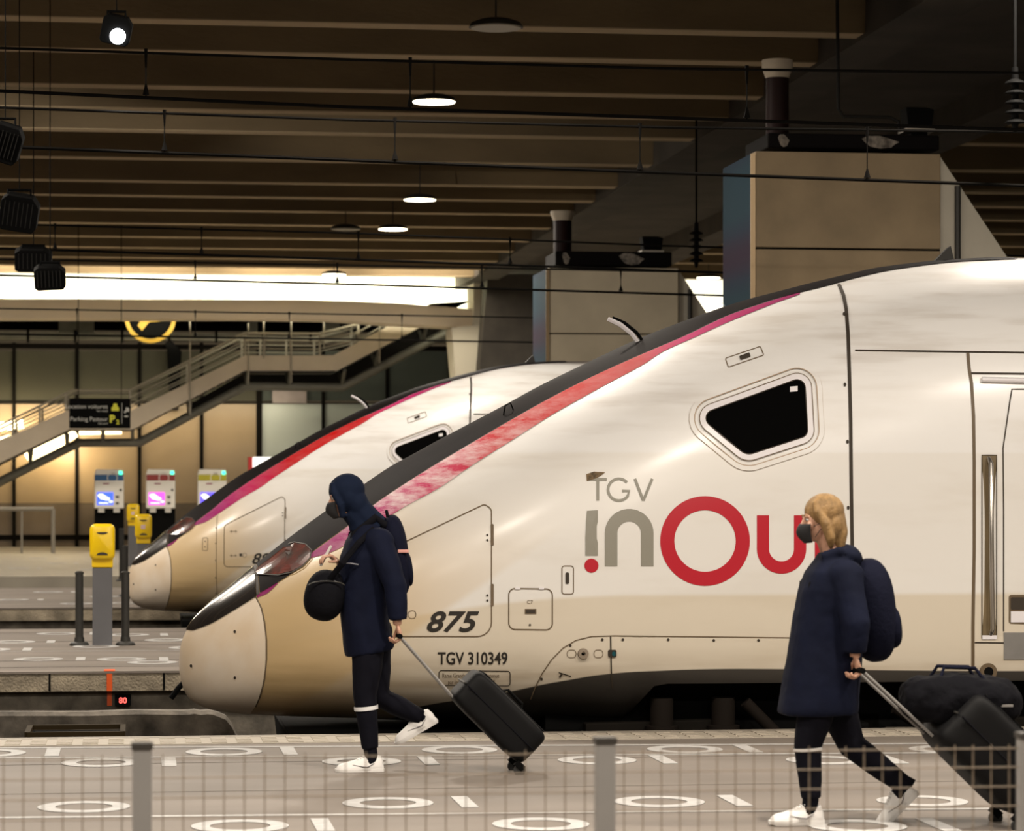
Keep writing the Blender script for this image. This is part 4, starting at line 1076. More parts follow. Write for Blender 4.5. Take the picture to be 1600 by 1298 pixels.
    MB().lathe([(.035,-.02),(.035,.03),(.062,.03),(.062,-.02)], c=c, n=24, M=Mx).build('pipe_fitting', M_FRAMEL, T, smooth=True)
    MB().lathe([(.034,-.0),(.034,.032)], c=c, n=24, M=Mx).build('pipe_bore', M_BLACK, T)
    c = hit(911, 1021, 0)
    MB().lathe([(.012,.0),(.015,.022),(.036,.02),(.04,0)], c=c, n=20, M=Mx).build('round_cap', mat('cap_bronze', (.25,.20,.15), .45) if 'cap_bronze' not in bpy.data.materials else bpy.data.materials['cap_bronze'], T, smooth=True)
    fill(rpoly([(950,1015),(963,1015),(963,1026),(950,1026)], 2, 3), M_GAP, 'lamp_socket', .01, 1, thick=1); fill(rpoly([(956,1017),(961.5,1017),(961.5,1024),(956,1024)], 2, 3), mat('teal_lens', (.0,.08,.10), .3) if 'teal_lens' not in bpy.data.materials else bpy.data.materials['teal_lens'], 'teal_lens', .013, 1)
    ribbon([(873,1050),(892,1056)], 1.8, .006, M_GAP, 'small_lever'); ribbon([(874,1058),(878,1052)], 3, .006, M_GAP, 'small_lever')
    for cx in (893, 935):
        ribbon(rpoly([(cx-7,1015),(cx+7,1015),(cx+7,1027),(cx-7,1027)], 5, 4), .9, .004, M_GAPL, 'printed_symbol', True)
    # --- logo
    fill([(917,798),(934,797),(934,868),(914.5,868),(914.5,840),(915.5,815)], M_LOGOG, 'logo_letter', .004, 2)
    fill([(924+11*math.cos(t), 883.5+11*math.sin(t)) for t in np.linspace(0, 6.2832, 25)[:-1]], M_LOGOR, 'logo_dot', .004, 2)
    def arch(cx, w, wi, y_end, cyo, m, up=True):
        """arched letter: outer half-width w, inner half-width wi"""
        ou, inn = [], []
        sgn = -1 if up else 1
        for y in np.linspace(y_end, cyo, 8): ou.append((cx-w, y)); inn.append((cx-wi, y))
        for t in np.linspace(0, math.pi, 22)[1:-1]: ou.append((cx-w*math.cos(t), cyo+sgn*w*math.sin(t))); inn.append((cx-wi*math.cos(t), cyo+sgn*(wi)*math.sin(t)))
        for y in np.linspace(cyo, y_end, 8): ou.append((cx+w, y)); inn.append((cx+wi, y))
        rows = [[hit(a[0]+(b[0]-a[0])*j/3, a[1]+(b[1]-a[1])*j/3, .004) for a, b in zip(ou, inn)] for j in range(4)]
        MB().grid(rows).build('logo_letter', m, T)
    arch(983, 38, 18.5, 884.5, 833, M_LOGOG, True)
    arch(1221, 38.5, 19.5, 805, 857.5, M_LOGOR, False)
    ro = [(1101.5+70*math.cos(t), 845+70*math.sin(t)) for t in np.linspace(0, 6.2832, 65)[:-1]]
    ri = [(1101.5+48*math.cos(t), 845+48*math.sin(t)) for t in np.linspace(0, 6.2832, 65)[:-1]]
    rows = [[hit(a[0]+(b[0]-a[0])*j/3, a[1]+(b[1]-a[1])*j/3, .004) for a, b in zip(ro+ro[:1], ri+ri[:1])] for j in range(4)]
    MB().grid(rows).build('logo_letter', M_LOGOR, T)
    fill([(1273,806),(1292,806),(1292,894),(1273,894)], M_LOGOR, 'logo_letter', .004, 2)
    def strokes(sts, w, m, name):
        for s_ in sts: ribbon(s_, w, .004, m, name)
    strokes([[(919,749),(948,749)], [(934,750),(934,782)]], 4.6, M_LOGOG, 'logo_small_letter')
    g = [(967+17*math.cos(t), 765+17*math.sin(t)) for t in np.linspace(math.radians(-42), math.radians(-322), 22)]
    strokes([g+[(983,767),(972,767)]], 4.4, M_LOGOG, 'logo_small_letter')
    strokes([[(992,748),(1005,782)], [(1019,748),(1005,782)]], 4.4, M_LOGOG, 'logo_small_letter')
    # worn corner above the small letters
    fill([(916,741),(928,737),(946,738),(938,744),(930,748),(917,752)], mat('chipped_brown', (.25,.17,.09), .8, noise=.7, nscale=25) if 'chipped_brown' not in bpy.data.materials else bpy.data.materials['chipped_brown'], 'chipped_paint', .005, 2)
    def ptext(t, x, y, size, sxx=1, bold=0, shear=0, m=M_NUM, name='lettering'):
        vs, fs = text_mesh(t, size, bold, shear, sx=sxx)
        MB().add([hit(x+v[0], y-v[1], .005) for v in vs], fs).build(name, m, T)
    ptext(number, 664, 986, 44, 1.16, 1.0, .33, name='unit_number')
    ptext('TGV 310349', 684, 1037, 26.5, .79, .45, name='lettering')
    ribbon(rpoly([(686,1047),(797,1048),(797,1071),(686,1070)], 4, 4), 1.3, .004, M_GAP, 'plate_outline', True)
    ptext('Rame Grande Vitesse entretenue', 691, 1058, 10, .66, .03, m=M_GAPL); ptext('par les Technicentres SNCF', 700, 1068, 9.5, .68, .03, m=M_GAPL)
    ptext('C7', 823, 943, 8, 1, 0, m=M_GAPL)
    fill([(628,955),(636,955),(636,963),(628,963)], M_NUM, 'printed_symbol', .005, 1)
    ribbon(rpoly([(638,954),(650,954),(650,966),(638,966)], 5, 4), 1, .004, M_GAPL, 'printed_symbol', True)
    # --- bogie, seen in the dark below the skirt
    bo = empty('bogie', (0,0,0)); bo.parent = T
    cx = hit(1330, 1080).x; R = .46; zc_ = RAIL+R
    for k in range(2):
        for c in ((cx-1.5, cx+1.5),)[0:1]:
            pass
    for ci, c0 in enumerate((cx, cx+14)):
        for dx in (-1.5, 1.5):
            x = c0+dx
            if x > TL: continue
            w = MB()
            for sy in (-.76, .76):
                w.lathe([(.08,-.09),(.12,-.08),(R*.85,-.05),(R*.88,-.07),(R,-.07),(R,.05),(R*1.05,.07),(R*.3,.06),(.1,.1)], c=(x, sy, zc_), n=32, M=Matrix.Rotation(math.pi/2, 3, 'X'))
            w.tube([(x,-.8,zc_),(x,.8,zc_)], .08, 12)
            w.build('wheelset', M_RAIL, bo, smooth=True)
        if c0+2 > TL: continue
        f = MB()
        for sy in (-1.05, 1.05):
            f.prism([(c0-1.9,zc_-.06),(c0-1.9,zc_+.10),(c0-.9,zc_+.12),(c0-.6,zc_-.05),(c0+.6,zc_-.05),(c0+.9,zc_+.12),(c0+1.9,zc_+.10),(c0+1.9,zc_-.06),(c0+.9,zc_-.12),(c0+.6,zc_-.22),(c0-.6,zc_-.22),(c0-.9,zc_-.12)], sy-.08, sy+.08)
        f.box(c0-.3, c0+.3, -1.0, 1.0, zc_-.1, zc_+.15)
        f.build('bogie_frame', mat('bogie_paint', (.010,.008,.006), .8, noise=.4, spec=.1) if 'bogie_paint' not in bpy.data.materials else bpy.data.materials['bogie_paint'], bo, bevel=.01)
        MS = mat('spring_brown', (.012,.009,.007), .8, spec=.1) if 'spring_brown' not in bpy.data.materials else bpy.data.materials['spring_brown']
        for dx in (-1.35, -.9, .95, 1.6):
            MB().lathe([(.085,-.10),(.085,.02),(.12,.025),(.12,.08),(.085,.085),(.085,.28)], c=(c0+dx,-1.15,zc_), n=16).build('spring', MS, bo, smooth=True)
        MB().tube([(c0-.75,-1.2,zc_+.25),(c0-.35,-1.2,zc_-.15)], .045, 10).build('damper', MS, bo, smooth=True)
        MB().tube([(c0+.35,-1.22,zc_+.2),(c0+.85,-1.22,zc_-.12)], .05, 10).build('damper', MS, bo, smooth=True)
        MB().box(c0-2.2, c0-1.95, -1.15, -.6, zc_-.2, zc_+.05).box(c0-.15, c0+.15, -1.28, -1.1, zc_-.12, zc_+.1).build('axle_box', M_BLACK, bo, bevel=.02)
    uf = MB().box(2.6, TL-.1, -1.0, 1.0, -.05, .38)
    uf.build('underframe', M_BLACK, T)
    MB().prism([(.75,-.06),(2.9,-.06),(2.9,-.92),(1.0,-.92),(.8,-.5)], -1.12, 1.12).build('under_nose_shade', M_BLACK, T, bevel=.02)  # black block added to stand in for the shadow under the nose
    ribbon(rpoly([(513,908),(529,908),(529,946),(513,946)], 4, 4), 1.5, .004, M_GAPL, 'slot_hatch', True)
    for yy in (919, 935): fill([(521+1.8*math.cos(t), yy+1.8*math.sin(t)) for t in np.linspace(0, 6.28, 9)[:-1]], M_GAP, 'bolt', .006, 1)
    for yy in (890, 961):
        ribbon([(598,yy),(620,yy)], 1.4, .004, M_GAPL, 'latch_mark')
        for xx in (602, 616): ribbon([(xx,yy-4),(xx,yy+4)], 1.4, .004, M_GAPL, 'latch_mark')
    for yy in (880, 925, 975, 1025, 1070): fill([(554+1.8*math.cos(t), yy+1.8*math.sin(t)) for t in np.linspace(0, 6.28, 9)[:-1]], M_GAP, 'bolt', .006, 1)
    # roof fittings
    p = surf(pz(1495, 430).x, 1, -1); q = Vector((0,0,0))
    MB().prism([(0,0),(.16,.0),(.13,.12),(.10,.10),(.02,.02)], -.03, .03).build('roof_fin', M_DGREY, T).location = p+Vector((-.02, -.2, -.01))
    x0 = hit(1000, 540).x; z = Zt(x0)
    wp = [(x0+.03, -.25, z-.02), (x0-.03, -.25, z+.06), (x0-.12, -.25, z+.13), (x0-.21, -.25, z+.17)]
    MB().tube(wp, [.016,.018,.02,.018], 6).build('wiper_arm', M_PINKW, T)
    MB().tube([(a+.035, b, c+.012) for a, b, c in wp], [.012,.014,.014,.01], 6).build('wiper_spring', M_BLACK, T)
    x0 = pz(800, 650).x; z = Zt(x0)
    MB().tube([(x0-.05,-.45,z-.08),(x0-.04,-.48,z+.0),(x0,-.48,z+.02),(x0+.03,-.46,z-.05)], .006, 6).build('grab_loop', M_BLACK, T)
    return T
T1 = build_train((XN, YT, 0), '875', 'front cream train with red stripe, number 875 and red and grey logo')
Y2 = Y_B0-1.65
X2 = at_Y(200, 890, Y2).x
T2 = copy_tree(T1); T2.location = (X2, Y2, 0); T2.scale = (.955, 1, 1); T2['label'] = 'rear cream train with number beginning 88, its nose behind the front train'
M_STR2 = M_STR_.copy(); M_STR2.name = 'livery_stripe_clean'
for nd in M_STR2.node_tree.nodes:
    if nd.type == 'MATH' and nd.operation == 'MULTIPLY':
        for l_ in list(nd.inputs[1].links): M_STR2.node_tree.links.remove(l_)
        nd.inputs[1].default_value = .08
for c in children(T2):
    if c.name.startswith('livery_stripe'):
        c.data = c.data.copy(); c.data.materials[0] = M_STR2
    if c.name.startswith('unit_number'):
        bpy.data.objects.remove(c)
_vs, _fs = text_mesh('88', 44, .7, .33, sx=1.16)
MB().add([hit(664+v[0], 985-v[1], .005) for v in _vs], _fs).build('unit_number', M_NUM, T2)
# ================================================================ PEOPLE AND LUGGAGE
M_SKIN = mat('skin', (.52,.29,.20), .5); M_NAVY = mat('navy_coat', (.0040,.0062,.020), .85, noise=.3, nscale=5, bump=.15, bscale=14, spec=.15)
M_NAVYD = mat('navy_hood', (.0040,.0085,.024), .85, spec=.15); M_TROU = mat('dark_trousers', (.005,.005,.009), .85, spec=.1)
M_BAG = mat('black_fabric', (.004,.004,.006), .85, bump=.2, bscale=50, spec=.1); M_BAGN = mat('dark_navy_fabric', (.005,.006,.016), .85, bump=.2, bscale=40, spec=.1)
M_CASE = mat('black_case', (.004,.004,.0045), .6, spec=.15); M_SHOE = mat('white_shoe', (.78,.76,.74), .55); M_SOLE = mat('shoe_sole', (.82,.80,.78), .6)
M_LACE = mat('shoe_mark', (.20,.19,.2), .6); M_HAIR = mat('blond_hair', (.34,.20,.075), .55, noise=.45, nscale=6, bump=.5, bscale=60, stretch=(6,6,1))
M_REFL = mat('reflective_band', (.75,.75,.75), .4); M_MASK = mat('black_mask', (.01,.01,.012), .8); M_EYEW = mat('eye_white', (.75,.72,.70), .3); M_EYED = mat('eye_dark', (.03,.02,.015), .3)
M_LIP = mat('lips', (.36,.12,.10), .5); M_TRUB = mat('wheel_rubber', (.015,.015,.015), .7)
def remesh(o, vox, smooth=3, wr=0, wscale=.12):
    m = o.modifiers.new('remesh', 'REMESH'); m.mode = 'VOXEL'; m.voxel_size = vox; m.use_smooth_shade = True
    if smooth: s = o.modifiers.new('smooth', 'SMOOTH'); s.factor = .5; s.iterations = smooth
    if wr:
        t = bpy.data.textures.new('folds', 'CLOUDS'); t.noise_scale = wscale; t.noise_depth = 2
        d = o.modifiers.new('folds', 'DISPLACE'); d.texture = t; d.strength = wr; d.mid_level = .5; d.texture_coords = 'LOCAL'
    return o
def ringloft(b, rings, n=28, p=2.3):
    """rings: (centre, half x vector, half y) closed superellipse rings"""
    rows = []
    for c, hx, hy in rings:
        r = []
        for k in range(n+1):
            t = 2*math.pi*k/n; cx = math.copysign(abs(math.cos(t))**(2/p), math.cos(t)); cy = math.copysign(abs(math.sin(t))**(2/p), math.sin(t))
            r.append(c+hx*cx+Vector((0, hy*cy, 0)))
        rows.append(r[:-1])
    vs = [v for r in rows for v in r]; N_ = len(rows)
    fs = [(i*n+k, i*n+(k+1)%n, (i+1)*n+(k+1)%n, (i+1)*n+k) for i in range(N_-1) for k in range(n)]
    fs += [tuple(range(n-1, -1, -1)), tuple(range((N_-1)*n, N_*n))]
    return b.add(vs, fs)
def hand(b, wrist, f, n, s, curls, scale=1.0, thumb=.9):
    """f: finger direction, n: where the palm faces, s: thumb side"""
    f = Vector(f).normalized(); n = Vector(n); n = (n-f*n.dot(f)).normalized(); s = Vector(s); s = (s-f*s.dot(f)-n*s.dot(n)).normalized()
    L = .088*scale; M = Matrix((s, n, f)).transposed()
    b.ell(wrist+f*L*.52, (.038*scale, .015*scale, L*.60), M); b.ell(wrist+f*L*.75, (.039*scale, .013*scale, L*.32), M)
    for k, (off, ln) in enumerate(((.029, .95), (.010, 1.06), (-.010, .98), (-.028, .78))):
        p = wrist+f*L*.92+s*off*scale; a = 0; pts = [p-f*.02]; cur = curls[k] if isinstance(curls, (list, tuple)) else curls
        pts.append(p)
        for seg, l in enumerate((.044, .028, .022)):
            a += cur*(1.0 if seg < 2 else .7); d = f*math.cos(a)+n*math.sin(a); p = p+d*l*ln*scale; pts.append(p)
        b.tube(pts, [.0095*scale, .0095*scale, .0088*scale, .008*scale, .0065*scale], 8)
    p = wrist+f*L*.25+s*.028*scale; d1 = (f*.55+s*.75+n*.35).normalized(); d2 = (f*.8+s*.1+n*.65*thumb).normalized()
    b.tube([p-s*.01, p+d1*.036*scale, p+d1*.036*scale+d2*.032*scale, p+d1*.036*scale+d2*.056*scale], [.014*scale, .0115*scale, .010*scale, .007*scale], 8)
def shoe(parent, heel, dirv, y, col=M_SHOE, L=.285, side=-1, ank=None):
    d = Vector((dirv[0], 0, dirv[1])).normalized(); u = Vector((-d.z, 0, d.x)); u = u if u.z > 0 else -u
    P = [(0,.065,.030),(.05,.100,.037),(.17,.112,.040),(.30,.112,.040),(.44,.096,.042),(.60,.078,.047),(.76,.066,.048),(.88,.058,.042),(.96,.045,.030),(1.0,.028,.012)]
    yv = Vector((0,1,0)); rows = []
    for t, h, w in P:
        c = heel+d*L*t; rows.append([c+yv*w*math.cos(a)*(1 if math.sin(a) < .3 else .93)+u*(.016+max(0, math.sin(a))**.8*(h-.016) if a <= math.pi else .014) for a in [math.pi*k/14 for k in range(15)]]+[c-yv*w*.9+u*.012, c+yv*w*.9+u*.012])
    n = 17; vs = [v for r in rows for v in r]; N_ = len(rows)
    fs = [(i*n+k, i*n+(k+1)%n, (i+1)*n+(k+1)%n, (i+1)*n+k) for i in range(N_-1) for k in range(n)]+[tuple(range(n-1, -1, -1)), tuple(range((N_-1)*n, N_*n))]
    o = MB().add(vs, fs).build('shoe', col, parent, smooth=True)
    if ank is not None: MB().tube([ank+(ank-(heel+d*.065+u*.07)).normalized()*.05, ank, heel+d*.07+u*.075, heel+d*.085+u*.05], [.044,.041,.040,.036], 14).build('sock', M_TROU, parent, smooth=True)
    ou, inn = [], []
    pl = [(-.02,.02),(.0,.036),(.2,.042),(.35,.038),(.55,.045),(.75,.051),(.9,.044),(.98,.03),(1.02,.01)]
    loop = [(t, w) for t, w in pl]+[(t, -w) for t, w in reversed(pl)]
    m = len(loop); vs = []
    for h in (0, .008, .026): vs += [heel+d*L*t+yv*w*(.94 if h == 0 else 1)+u*(h+(.012 if t > .95 and h == 0 else 0)+(.02 if t < 0 and h == 0 else 0)) for t, w in loop]
    fs = [(j*m+k, j*m+(k+1)%m, (j+1)*m+(k+1)%m, (j+1)*m+k) for j in range(2) for k in range(m)]+[tuple(range(m-1, -1, -1)), tuple(range(2*m, 3*m))]
    MB().add(vs, fs).build('sole', M_SOLE, o, smooth=True)
    b = MB()
    for t in (.36,.42,.48,.54): b.tube([heel+d*L*t+yv*-.024+u*(.103-(t-.36)*.13), heel+d*L*(t+.01)+u*(.110-(t-.36)*.13), heel+d*L*t+yv*.024+u*(.103-(t-.36)*.13)], .003, 5)
    b.build('laces', M_SOLE, o)
    w = .0405
    MB().tube([heel+d*L*.20+yv*-w+u*.060, heel+d*L*.34+yv*-(w+.0005)+u*.036, heel+d*L*.46+yv*-(w+.003)+u*.040, heel+d*L*.66+yv*-(w+.002)+u*.052], [.0015,.004,.003,.001], 6).build('shoe_mark', M_LACE, o)
    return o
def head(b, c, tilt, k=1.0):
    """profile facing -x; tilt rotates the face down"""
    R = Matrix.Rotation(-tilt, 3, 'Y'); q = lambda x, y, z: c+R @ Vector((x*k, y*k, z*k))
    b.ell(q(.012,0,.028), (.098*k,.076*k,.092*k), R); b.ell(q(-.022,0,-.045), (.066*k,.058*k,.072*k), R)
    b.ell(q(-.052,0,-.088), (.028*k,.030*k,.022*k), R); b.ell(q(-.055,0,.0), (.040*k,.055*k,.060*k), R)
    b.tube([q(-.082,0,.022), q(-.100,0,-.012), q(-.110,0,-.030), q(-.092,0,-.040)], [.010*k,.013*k,.016*k,.012*k], 8)      # nose
    for s in (-1, 1):
        b.ell(q(.010,s*.076,-.012), (.018*k,.009*k,.032*k), R); b.ell(q(-.068,s*.040,-.022), (.022*k,.020*k,.020*k), R)
        b.ell(q(-.084,s*.030,.026), (.012*k,.026*k,.008*k), R)
    b.ell(q(-.088,0,-.062), (.013*k,.024*k,.007*k), R); b.ell(q(-.086,0,-.073), (.012*k,.020*k,.007*k), R)
    return q, R
def person(px0, feet, label, sp):
    r0 = at_Z(px0, feet, 0); root = empty('person', r0, label, 'person')
    K = lambda px, py, dy=0.0: at_Y(px, py, r0.y+dy)-r0
    return root, K, r0
# ---------------- hooded walker (left)
R1, K, O1 = person(570, 1203, 'person in navy hooded coat and white shoes walking left, pulling a small suitcase', 1)
def body(R, K, J, hc, tilt, hands, headk=1.0):
    b = MB(); q, HR = head(b, hc, tilt, headk)
    b.tube([K(*J['chesttop']), K(*J['neck']), hc+Vector((.015,0,-.06))], [.075,.056,.055], 12)
    ringloft(b, [(K(*J['pelvis'])+Vector((0,0,-.08)), Vector((.10,0,0)), .14), (K(*J['pelvis'])+Vector((0,0,.04)), Vector((.115,0,0)), .165), (K(*J['waist']), Vector((.10,0,0)), .135), (K(*J['chest']), Vector((.115,0,0)), .165), (K(*J['chesttop'])+Vector((0,0,-.04)), Vector((.085,0,0)), .16), (K(*J['chesttop']), Vector((.06,0,0)), .09)])
    for s in ('near', 'far'):
        a = [K(*p) for p in J[s+'_arm']]
        b.tube([a[0]*.6+K(*J['chesttop'])*.4, a[0], (a[0]+a[1])/2, a[1], (a[1]*.6+a[2]*.4), a[2]], [.050,.045,.042,.038,.036,.026], 12)
        h = hands[s]; hand(b, a[2], *h)
        l = [K(*p) for p in J[s+'_leg']]
        b.tube([l[0]+Vector((0,0,.04)), (l[0]*.6+l[1]*.4), l[1], l[1]*.65+l[2]*.35, l[2]], [.090,.078,.055,.056,.038], 12)
        ft = J[s+'_foot']; hl = K(*ft[0]); d = Vector((ft[1][0], 0, ft[1][1])).normalized(); u = Vector((-d.z,0,d.x)); u = u if u.z > 0 else -u
        b.tube([l[2], hl+d*.065+u*.055, hl+d*.14+u*.038, hl+d*.21+u*.03], [.034,.028,.022,.012], 10)
    o = b.build('body', M_SKIN, R); remesh(o, .0055, 2)
    for s in (-1, 1):
        e = MB().ell(q(-.0795,s*.031,.010), (.0125*headk,.0135*headk,.0095*headk), HR).build('eye', M_EYEW, R, smooth=True)
        MB().ell(q(-.0905,s*.033,.010), (.003,.006,.006), HR).build('iris', M_EYED, e, smooth=True)
    return q, HR
J1 = dict(chesttop=(578,832), neck=(563,815), pelvis=(578,992), waist=(577,945), chest=(576,880),
          near_arm=[(590,846,-.17),(617,915,-.25),(621,976,-.24)], far_arm=[(583,846,.17),(560,912,.22),(531,880,.10)],
          near_leg=[(577,1003,-.09),(570,1085,-.09),(578,1166,-.08)], far_leg=[(583,1003,.09),(592,1088,.09),(656,1120,.09)],
          near_foot=((599,1206.5,-.08), (-1, 0)), far_foot=((684,1128,.09), (-.87,-.49)))
hc1 = K(541, 776, 0)
hands1 = dict(near=((.25,0,-1), (-.9,0,-.25), (0,1,0), 1.15), far=((-.75,-.25,.6), (-.2,0,-1), (0,-1,.2), .8))
q, HR = body(R1, K, J1, hc1, .22, hands1)
MB().ell(q(-.086,0,-.067), (.012,.022,.004), HR).build('mouth', M_LIP, R1, smooth=True)
# hood
b = MB(); b.ell(q(.012,0,.038), (.110,.092,.102), HR); b.ell(q(.045,0,-.05), (.078,.090,.10), HR); b.ell(q(.012,0,-.005), (.075,.098,.105), HR)
b.tube([q(.05,0,-.08), K(574,812), K(588,826)], [.08,.085,.09], 14); b.tube([q(.012,0,-.085), K(562,812), K(566,826)], [.070,.078,.085], 14)
for s in (-1, 1): b.tube([q(-.066,s*.035,.095), q(-.074,s*.066,.04), q(-.052,s*.074,-.04), q(-.050,s*.05,-.115)], [.018,.020,.020,.020], 8)
h_ = b.build('hood', M_NAVYD, R1); remesh(h_, .008, 4, .006, .08)
def coat(R, K, rings, arms, name, wr=.014, extra=None, ar=(.078,.070,.062,.056)):
    b = MB(); rr_ = []
    for (xa, ya), (xb, yb), hy in rings:
        A_, B_ = K(xa, ya), K(xb, yb); rr_.append(((A_+B_)/2, (B_-A_)/2, hy))
    ringloft(b, rr_, p=2.5)
    for a in arms:
        p = [K(*x) for x in a]; b.tube([p[0], (p[0]+p[1])/2, p[1], p[1]*.45+p[2]*.55, p[2]], [ar[0]*1.1, ar[0]*1.02, ar[1], ar[2], ar[3]], 14); b.ell(p[0], (.095,.085,.085))
    if extra: extra(b)
    o = b.build(name, M_NAVY, R); return remesh(o, .010, 6, wr, .17)
rings1 = [((540,1027),(615,1012),.19),((538,1018),(617,1004),.195),((534,985),(610,985),.20),((531,950),(606,950),.195),((529,910),(606,910),.20),((531,870),(608,870),.215),((540,845),(608,843),.20),((551,828),(603,828),.14),((556,816),(590,818),.085)]
coat(R1, K, rings1, [[(592,846,-.17),(618,915,-.25),(622,968,-.24)], [(583,846,.17),(560,912,.22),(536,884,.12)]], 'coat')
MQ = q
def face_mask(q, R2):
    b = MB(); rows = []
    for j in range(9):
        v = j/8; rows.append([q(-.060-.066*math.cos(t)*(.62+.55*math.sin(math.pi*min(1, v*.9+.12))), .068*math.sin(t)*(1-.28*v), -.012-.100*v) for t in np.linspace(-1.35, 1.35, 15)])
    b.grid(rows); mk = b.build('face_mask', M_MASK, R2, smooth=True); sd = mk.modifiers.new('solid', 'SOLIDIFY'); sd.thickness = .003
face_mask(q, R1)
def trousers(R, K, J, ankle_t=1.04):
    b = MB()
    for s in ('near', 'far'):
        l = [K(*p) for p in J[s+'_leg']]; e = l[1]*(1-ankle_t)+l[2]*ankle_t
        b.tube([l[0]+Vector((0,0,.08)), l[0]*.5+l[1]*.5, l[1], l[1]*.6+l[2]*.4, e], [.105,.092,.072,.066,.050], 14)
    m_ = (K(*J['near_leg'][0])+K(*J['far_leg'][0]))/2; b.ell(m_+Vector((0,0,.06)), (.13,.17,.12))
    o = b.build('trousers', M_TROU, R); return remesh(o, .009, 4, .008, .12)
trousers(R1, K, J1)
a_, b_ = K(570,1085,-.09), K(578,1166,-.08)
def band_at(R, a_, b_, t, r=.0675, h=.012):
    c0 = a_.lerp(b_, t); d = (b_-a_).normalized(); MB().tube([c0-d*h, c0+d*h], [r, r*.985], 24, cap=False).build('reflective_band', M_REFL, R, smooth=True)
band_at(R1, a_, b_, .25, .0735)
for s in ('near', 'far'): shoe(R1, K(*J1[s+'_foot'][0]), J1[s+'_foot'][1], -.08, ank=K(*J1[s+'_leg'][2]))
# chest mark on the coat
MB().tube([K(531,879,-.19), K(548,880,-.215), K(560,882,-.217)], .004, 6).build('chest_stripe', mat('stripe_grey', (.22,.22,.25), .6), R1)
def soft(b, c, r, p=2.6, M=None, n=28, m=18):
    rows = []
    for j in range(m+1):
        ph = math.pi*(j/m-.5); cz = math.copysign(abs(math.sin(ph))**(2/p), math.sin(ph)); cr = abs(math.cos(ph))**(2/p); r_ = []
        for k in range(n+1):
            t = 2*math.pi*k/n; v = Vector((r[0]*cr*math.copysign(abs(math.cos(t))**(2/p), math.cos(t)), r[1]*cr*math.copysign(abs(math.sin(t))**(2/p), math.sin(t)), r[2]*cz))
            r_.append(c+(M @ v if M else v))
        rows.append(r_)
    return b.grid(rows)
def backpack(O, K, c, r, label, tilt, pocket=True):
    p0 = K(*c)+O; T = empty('backpack', p0, label, 'backpack'); M = Matrix.Rotation(tilt, 3, 'Y')
    b = MB(); soft(b, Vector((0,0,0)), r, 2.5, M); o = b.build('bag_body', M_BAGN, T, smooth=True)
    b = MB(); soft(b, M @ Vector((r[0]*.75, 0, -r[2]*.35)), (r[0]*.42, r[1]*.75, r[2]*.42), 2.6, M); b.build('front_pocket', M_BAGN, T, smooth=True)
    for s in (-1, 1):
        MB().tube([M @ Vector((-r[0]*.6, s*r[1]*.5, r[2]*.75)), M @ Vector((-r[0]*1.35, s*r[1]*.55, r[2]*.98)), M @ Vector((-r[0]*1.8-.11, s*r[1]*.6, r[2]*.62)), M @ Vector((-r[0]*1.8-.14, s*r[1]*.62, r[2]*.2)), M @ Vector((-r[0]*1.3, s*r[1]*.8, -r[2]*.5))], [(.012,.024)]*5, 8).build('shoulder_strap', M_BAG, T, smooth=True)
    MB().tube([M @ Vector((-r[0]*.3, -.04, r[2]*.96)), M @ Vector((-r[0]*.35, -.03, r[2]*1.10)), M @ Vector((-r[0]*.35, .03, r[2]*1.10)), M @ Vector((-r[0]*.3, .04, r[2]*.96))], .008, 6).build('top_loop', M_BAG, T)
    z = [M @ Vector((r[0]*(.55+.1*math.cos(t)), r[1]*.86*math.cos(t), r[2]*.72*math.sin(t))) for t in np.linspace(.3, 2.84, 14)]
    MB().tube(z, .004, 5).build('zip', M_DGREY, T)
    return T, M
bp1, Mb = backpack(O1, K, (619,868,0), (.075,.15,.25), 'dark backpack on the back of the hooded person', -.12)
pk = K(629,861,-.135)+O1-bp1.location
MB().box(pk.x-.03, pk.x+.035, pk.y-.02, pk.y+.0, pk.z-.010, pk.z+.010).build('pink_tab', mat('tab_pink', (.62,.30,.26), .6), bp1, bevel=.004)
# shoulder bag at the front
p0 = K(508,930,-.06)+O1; sb = empty('shoulder_bag', p0, 'round black shoulder bag hanging in front of the hooded person', 'bag')
b = MB(); soft(b, Vector((0,0,0)), (.125,.13,.155), 2.3, Matrix.Rotation(.25, 3, 'Y')); b.build('bag_body', M_BAG, sb, smooth=True)
MB().tube([(0.02,-.10,.10), K(535,880,-.235)+O1-p0, K(560,848,-.23)+O1-p0, K(585,826,-.15)+O1-p0], [(.008,.018)]*4, 8).build('bag_strap', M_BAG, sb)
z = [Vector((.11*math.cos(t), -.125, .06+.03*math.sin(t))) for t in np.linspace(.2, 2.94, 12)]; MB().tube(z, .004, 5).build('zip', M_DGREY, sb)
# phone in the raised hand
pc = K(509,868,.10)+O1; ph = empty('phone', pc, 'small pale phone held at the chest by the hooded person', 'phone'); Mx = Matrix.Rotation(.5, 3, 'Y')
b = MB().box(-.006,.006,-.036,.036,-.07,.07, Mx); b.build('case', mat('phone_pale', (.62,.58,.54), .4), ph, bevel=.003); MB().box(.0061,.0075,-.032,.032,-.064,.064, Mx).build('screen', M_GLASS, ph)

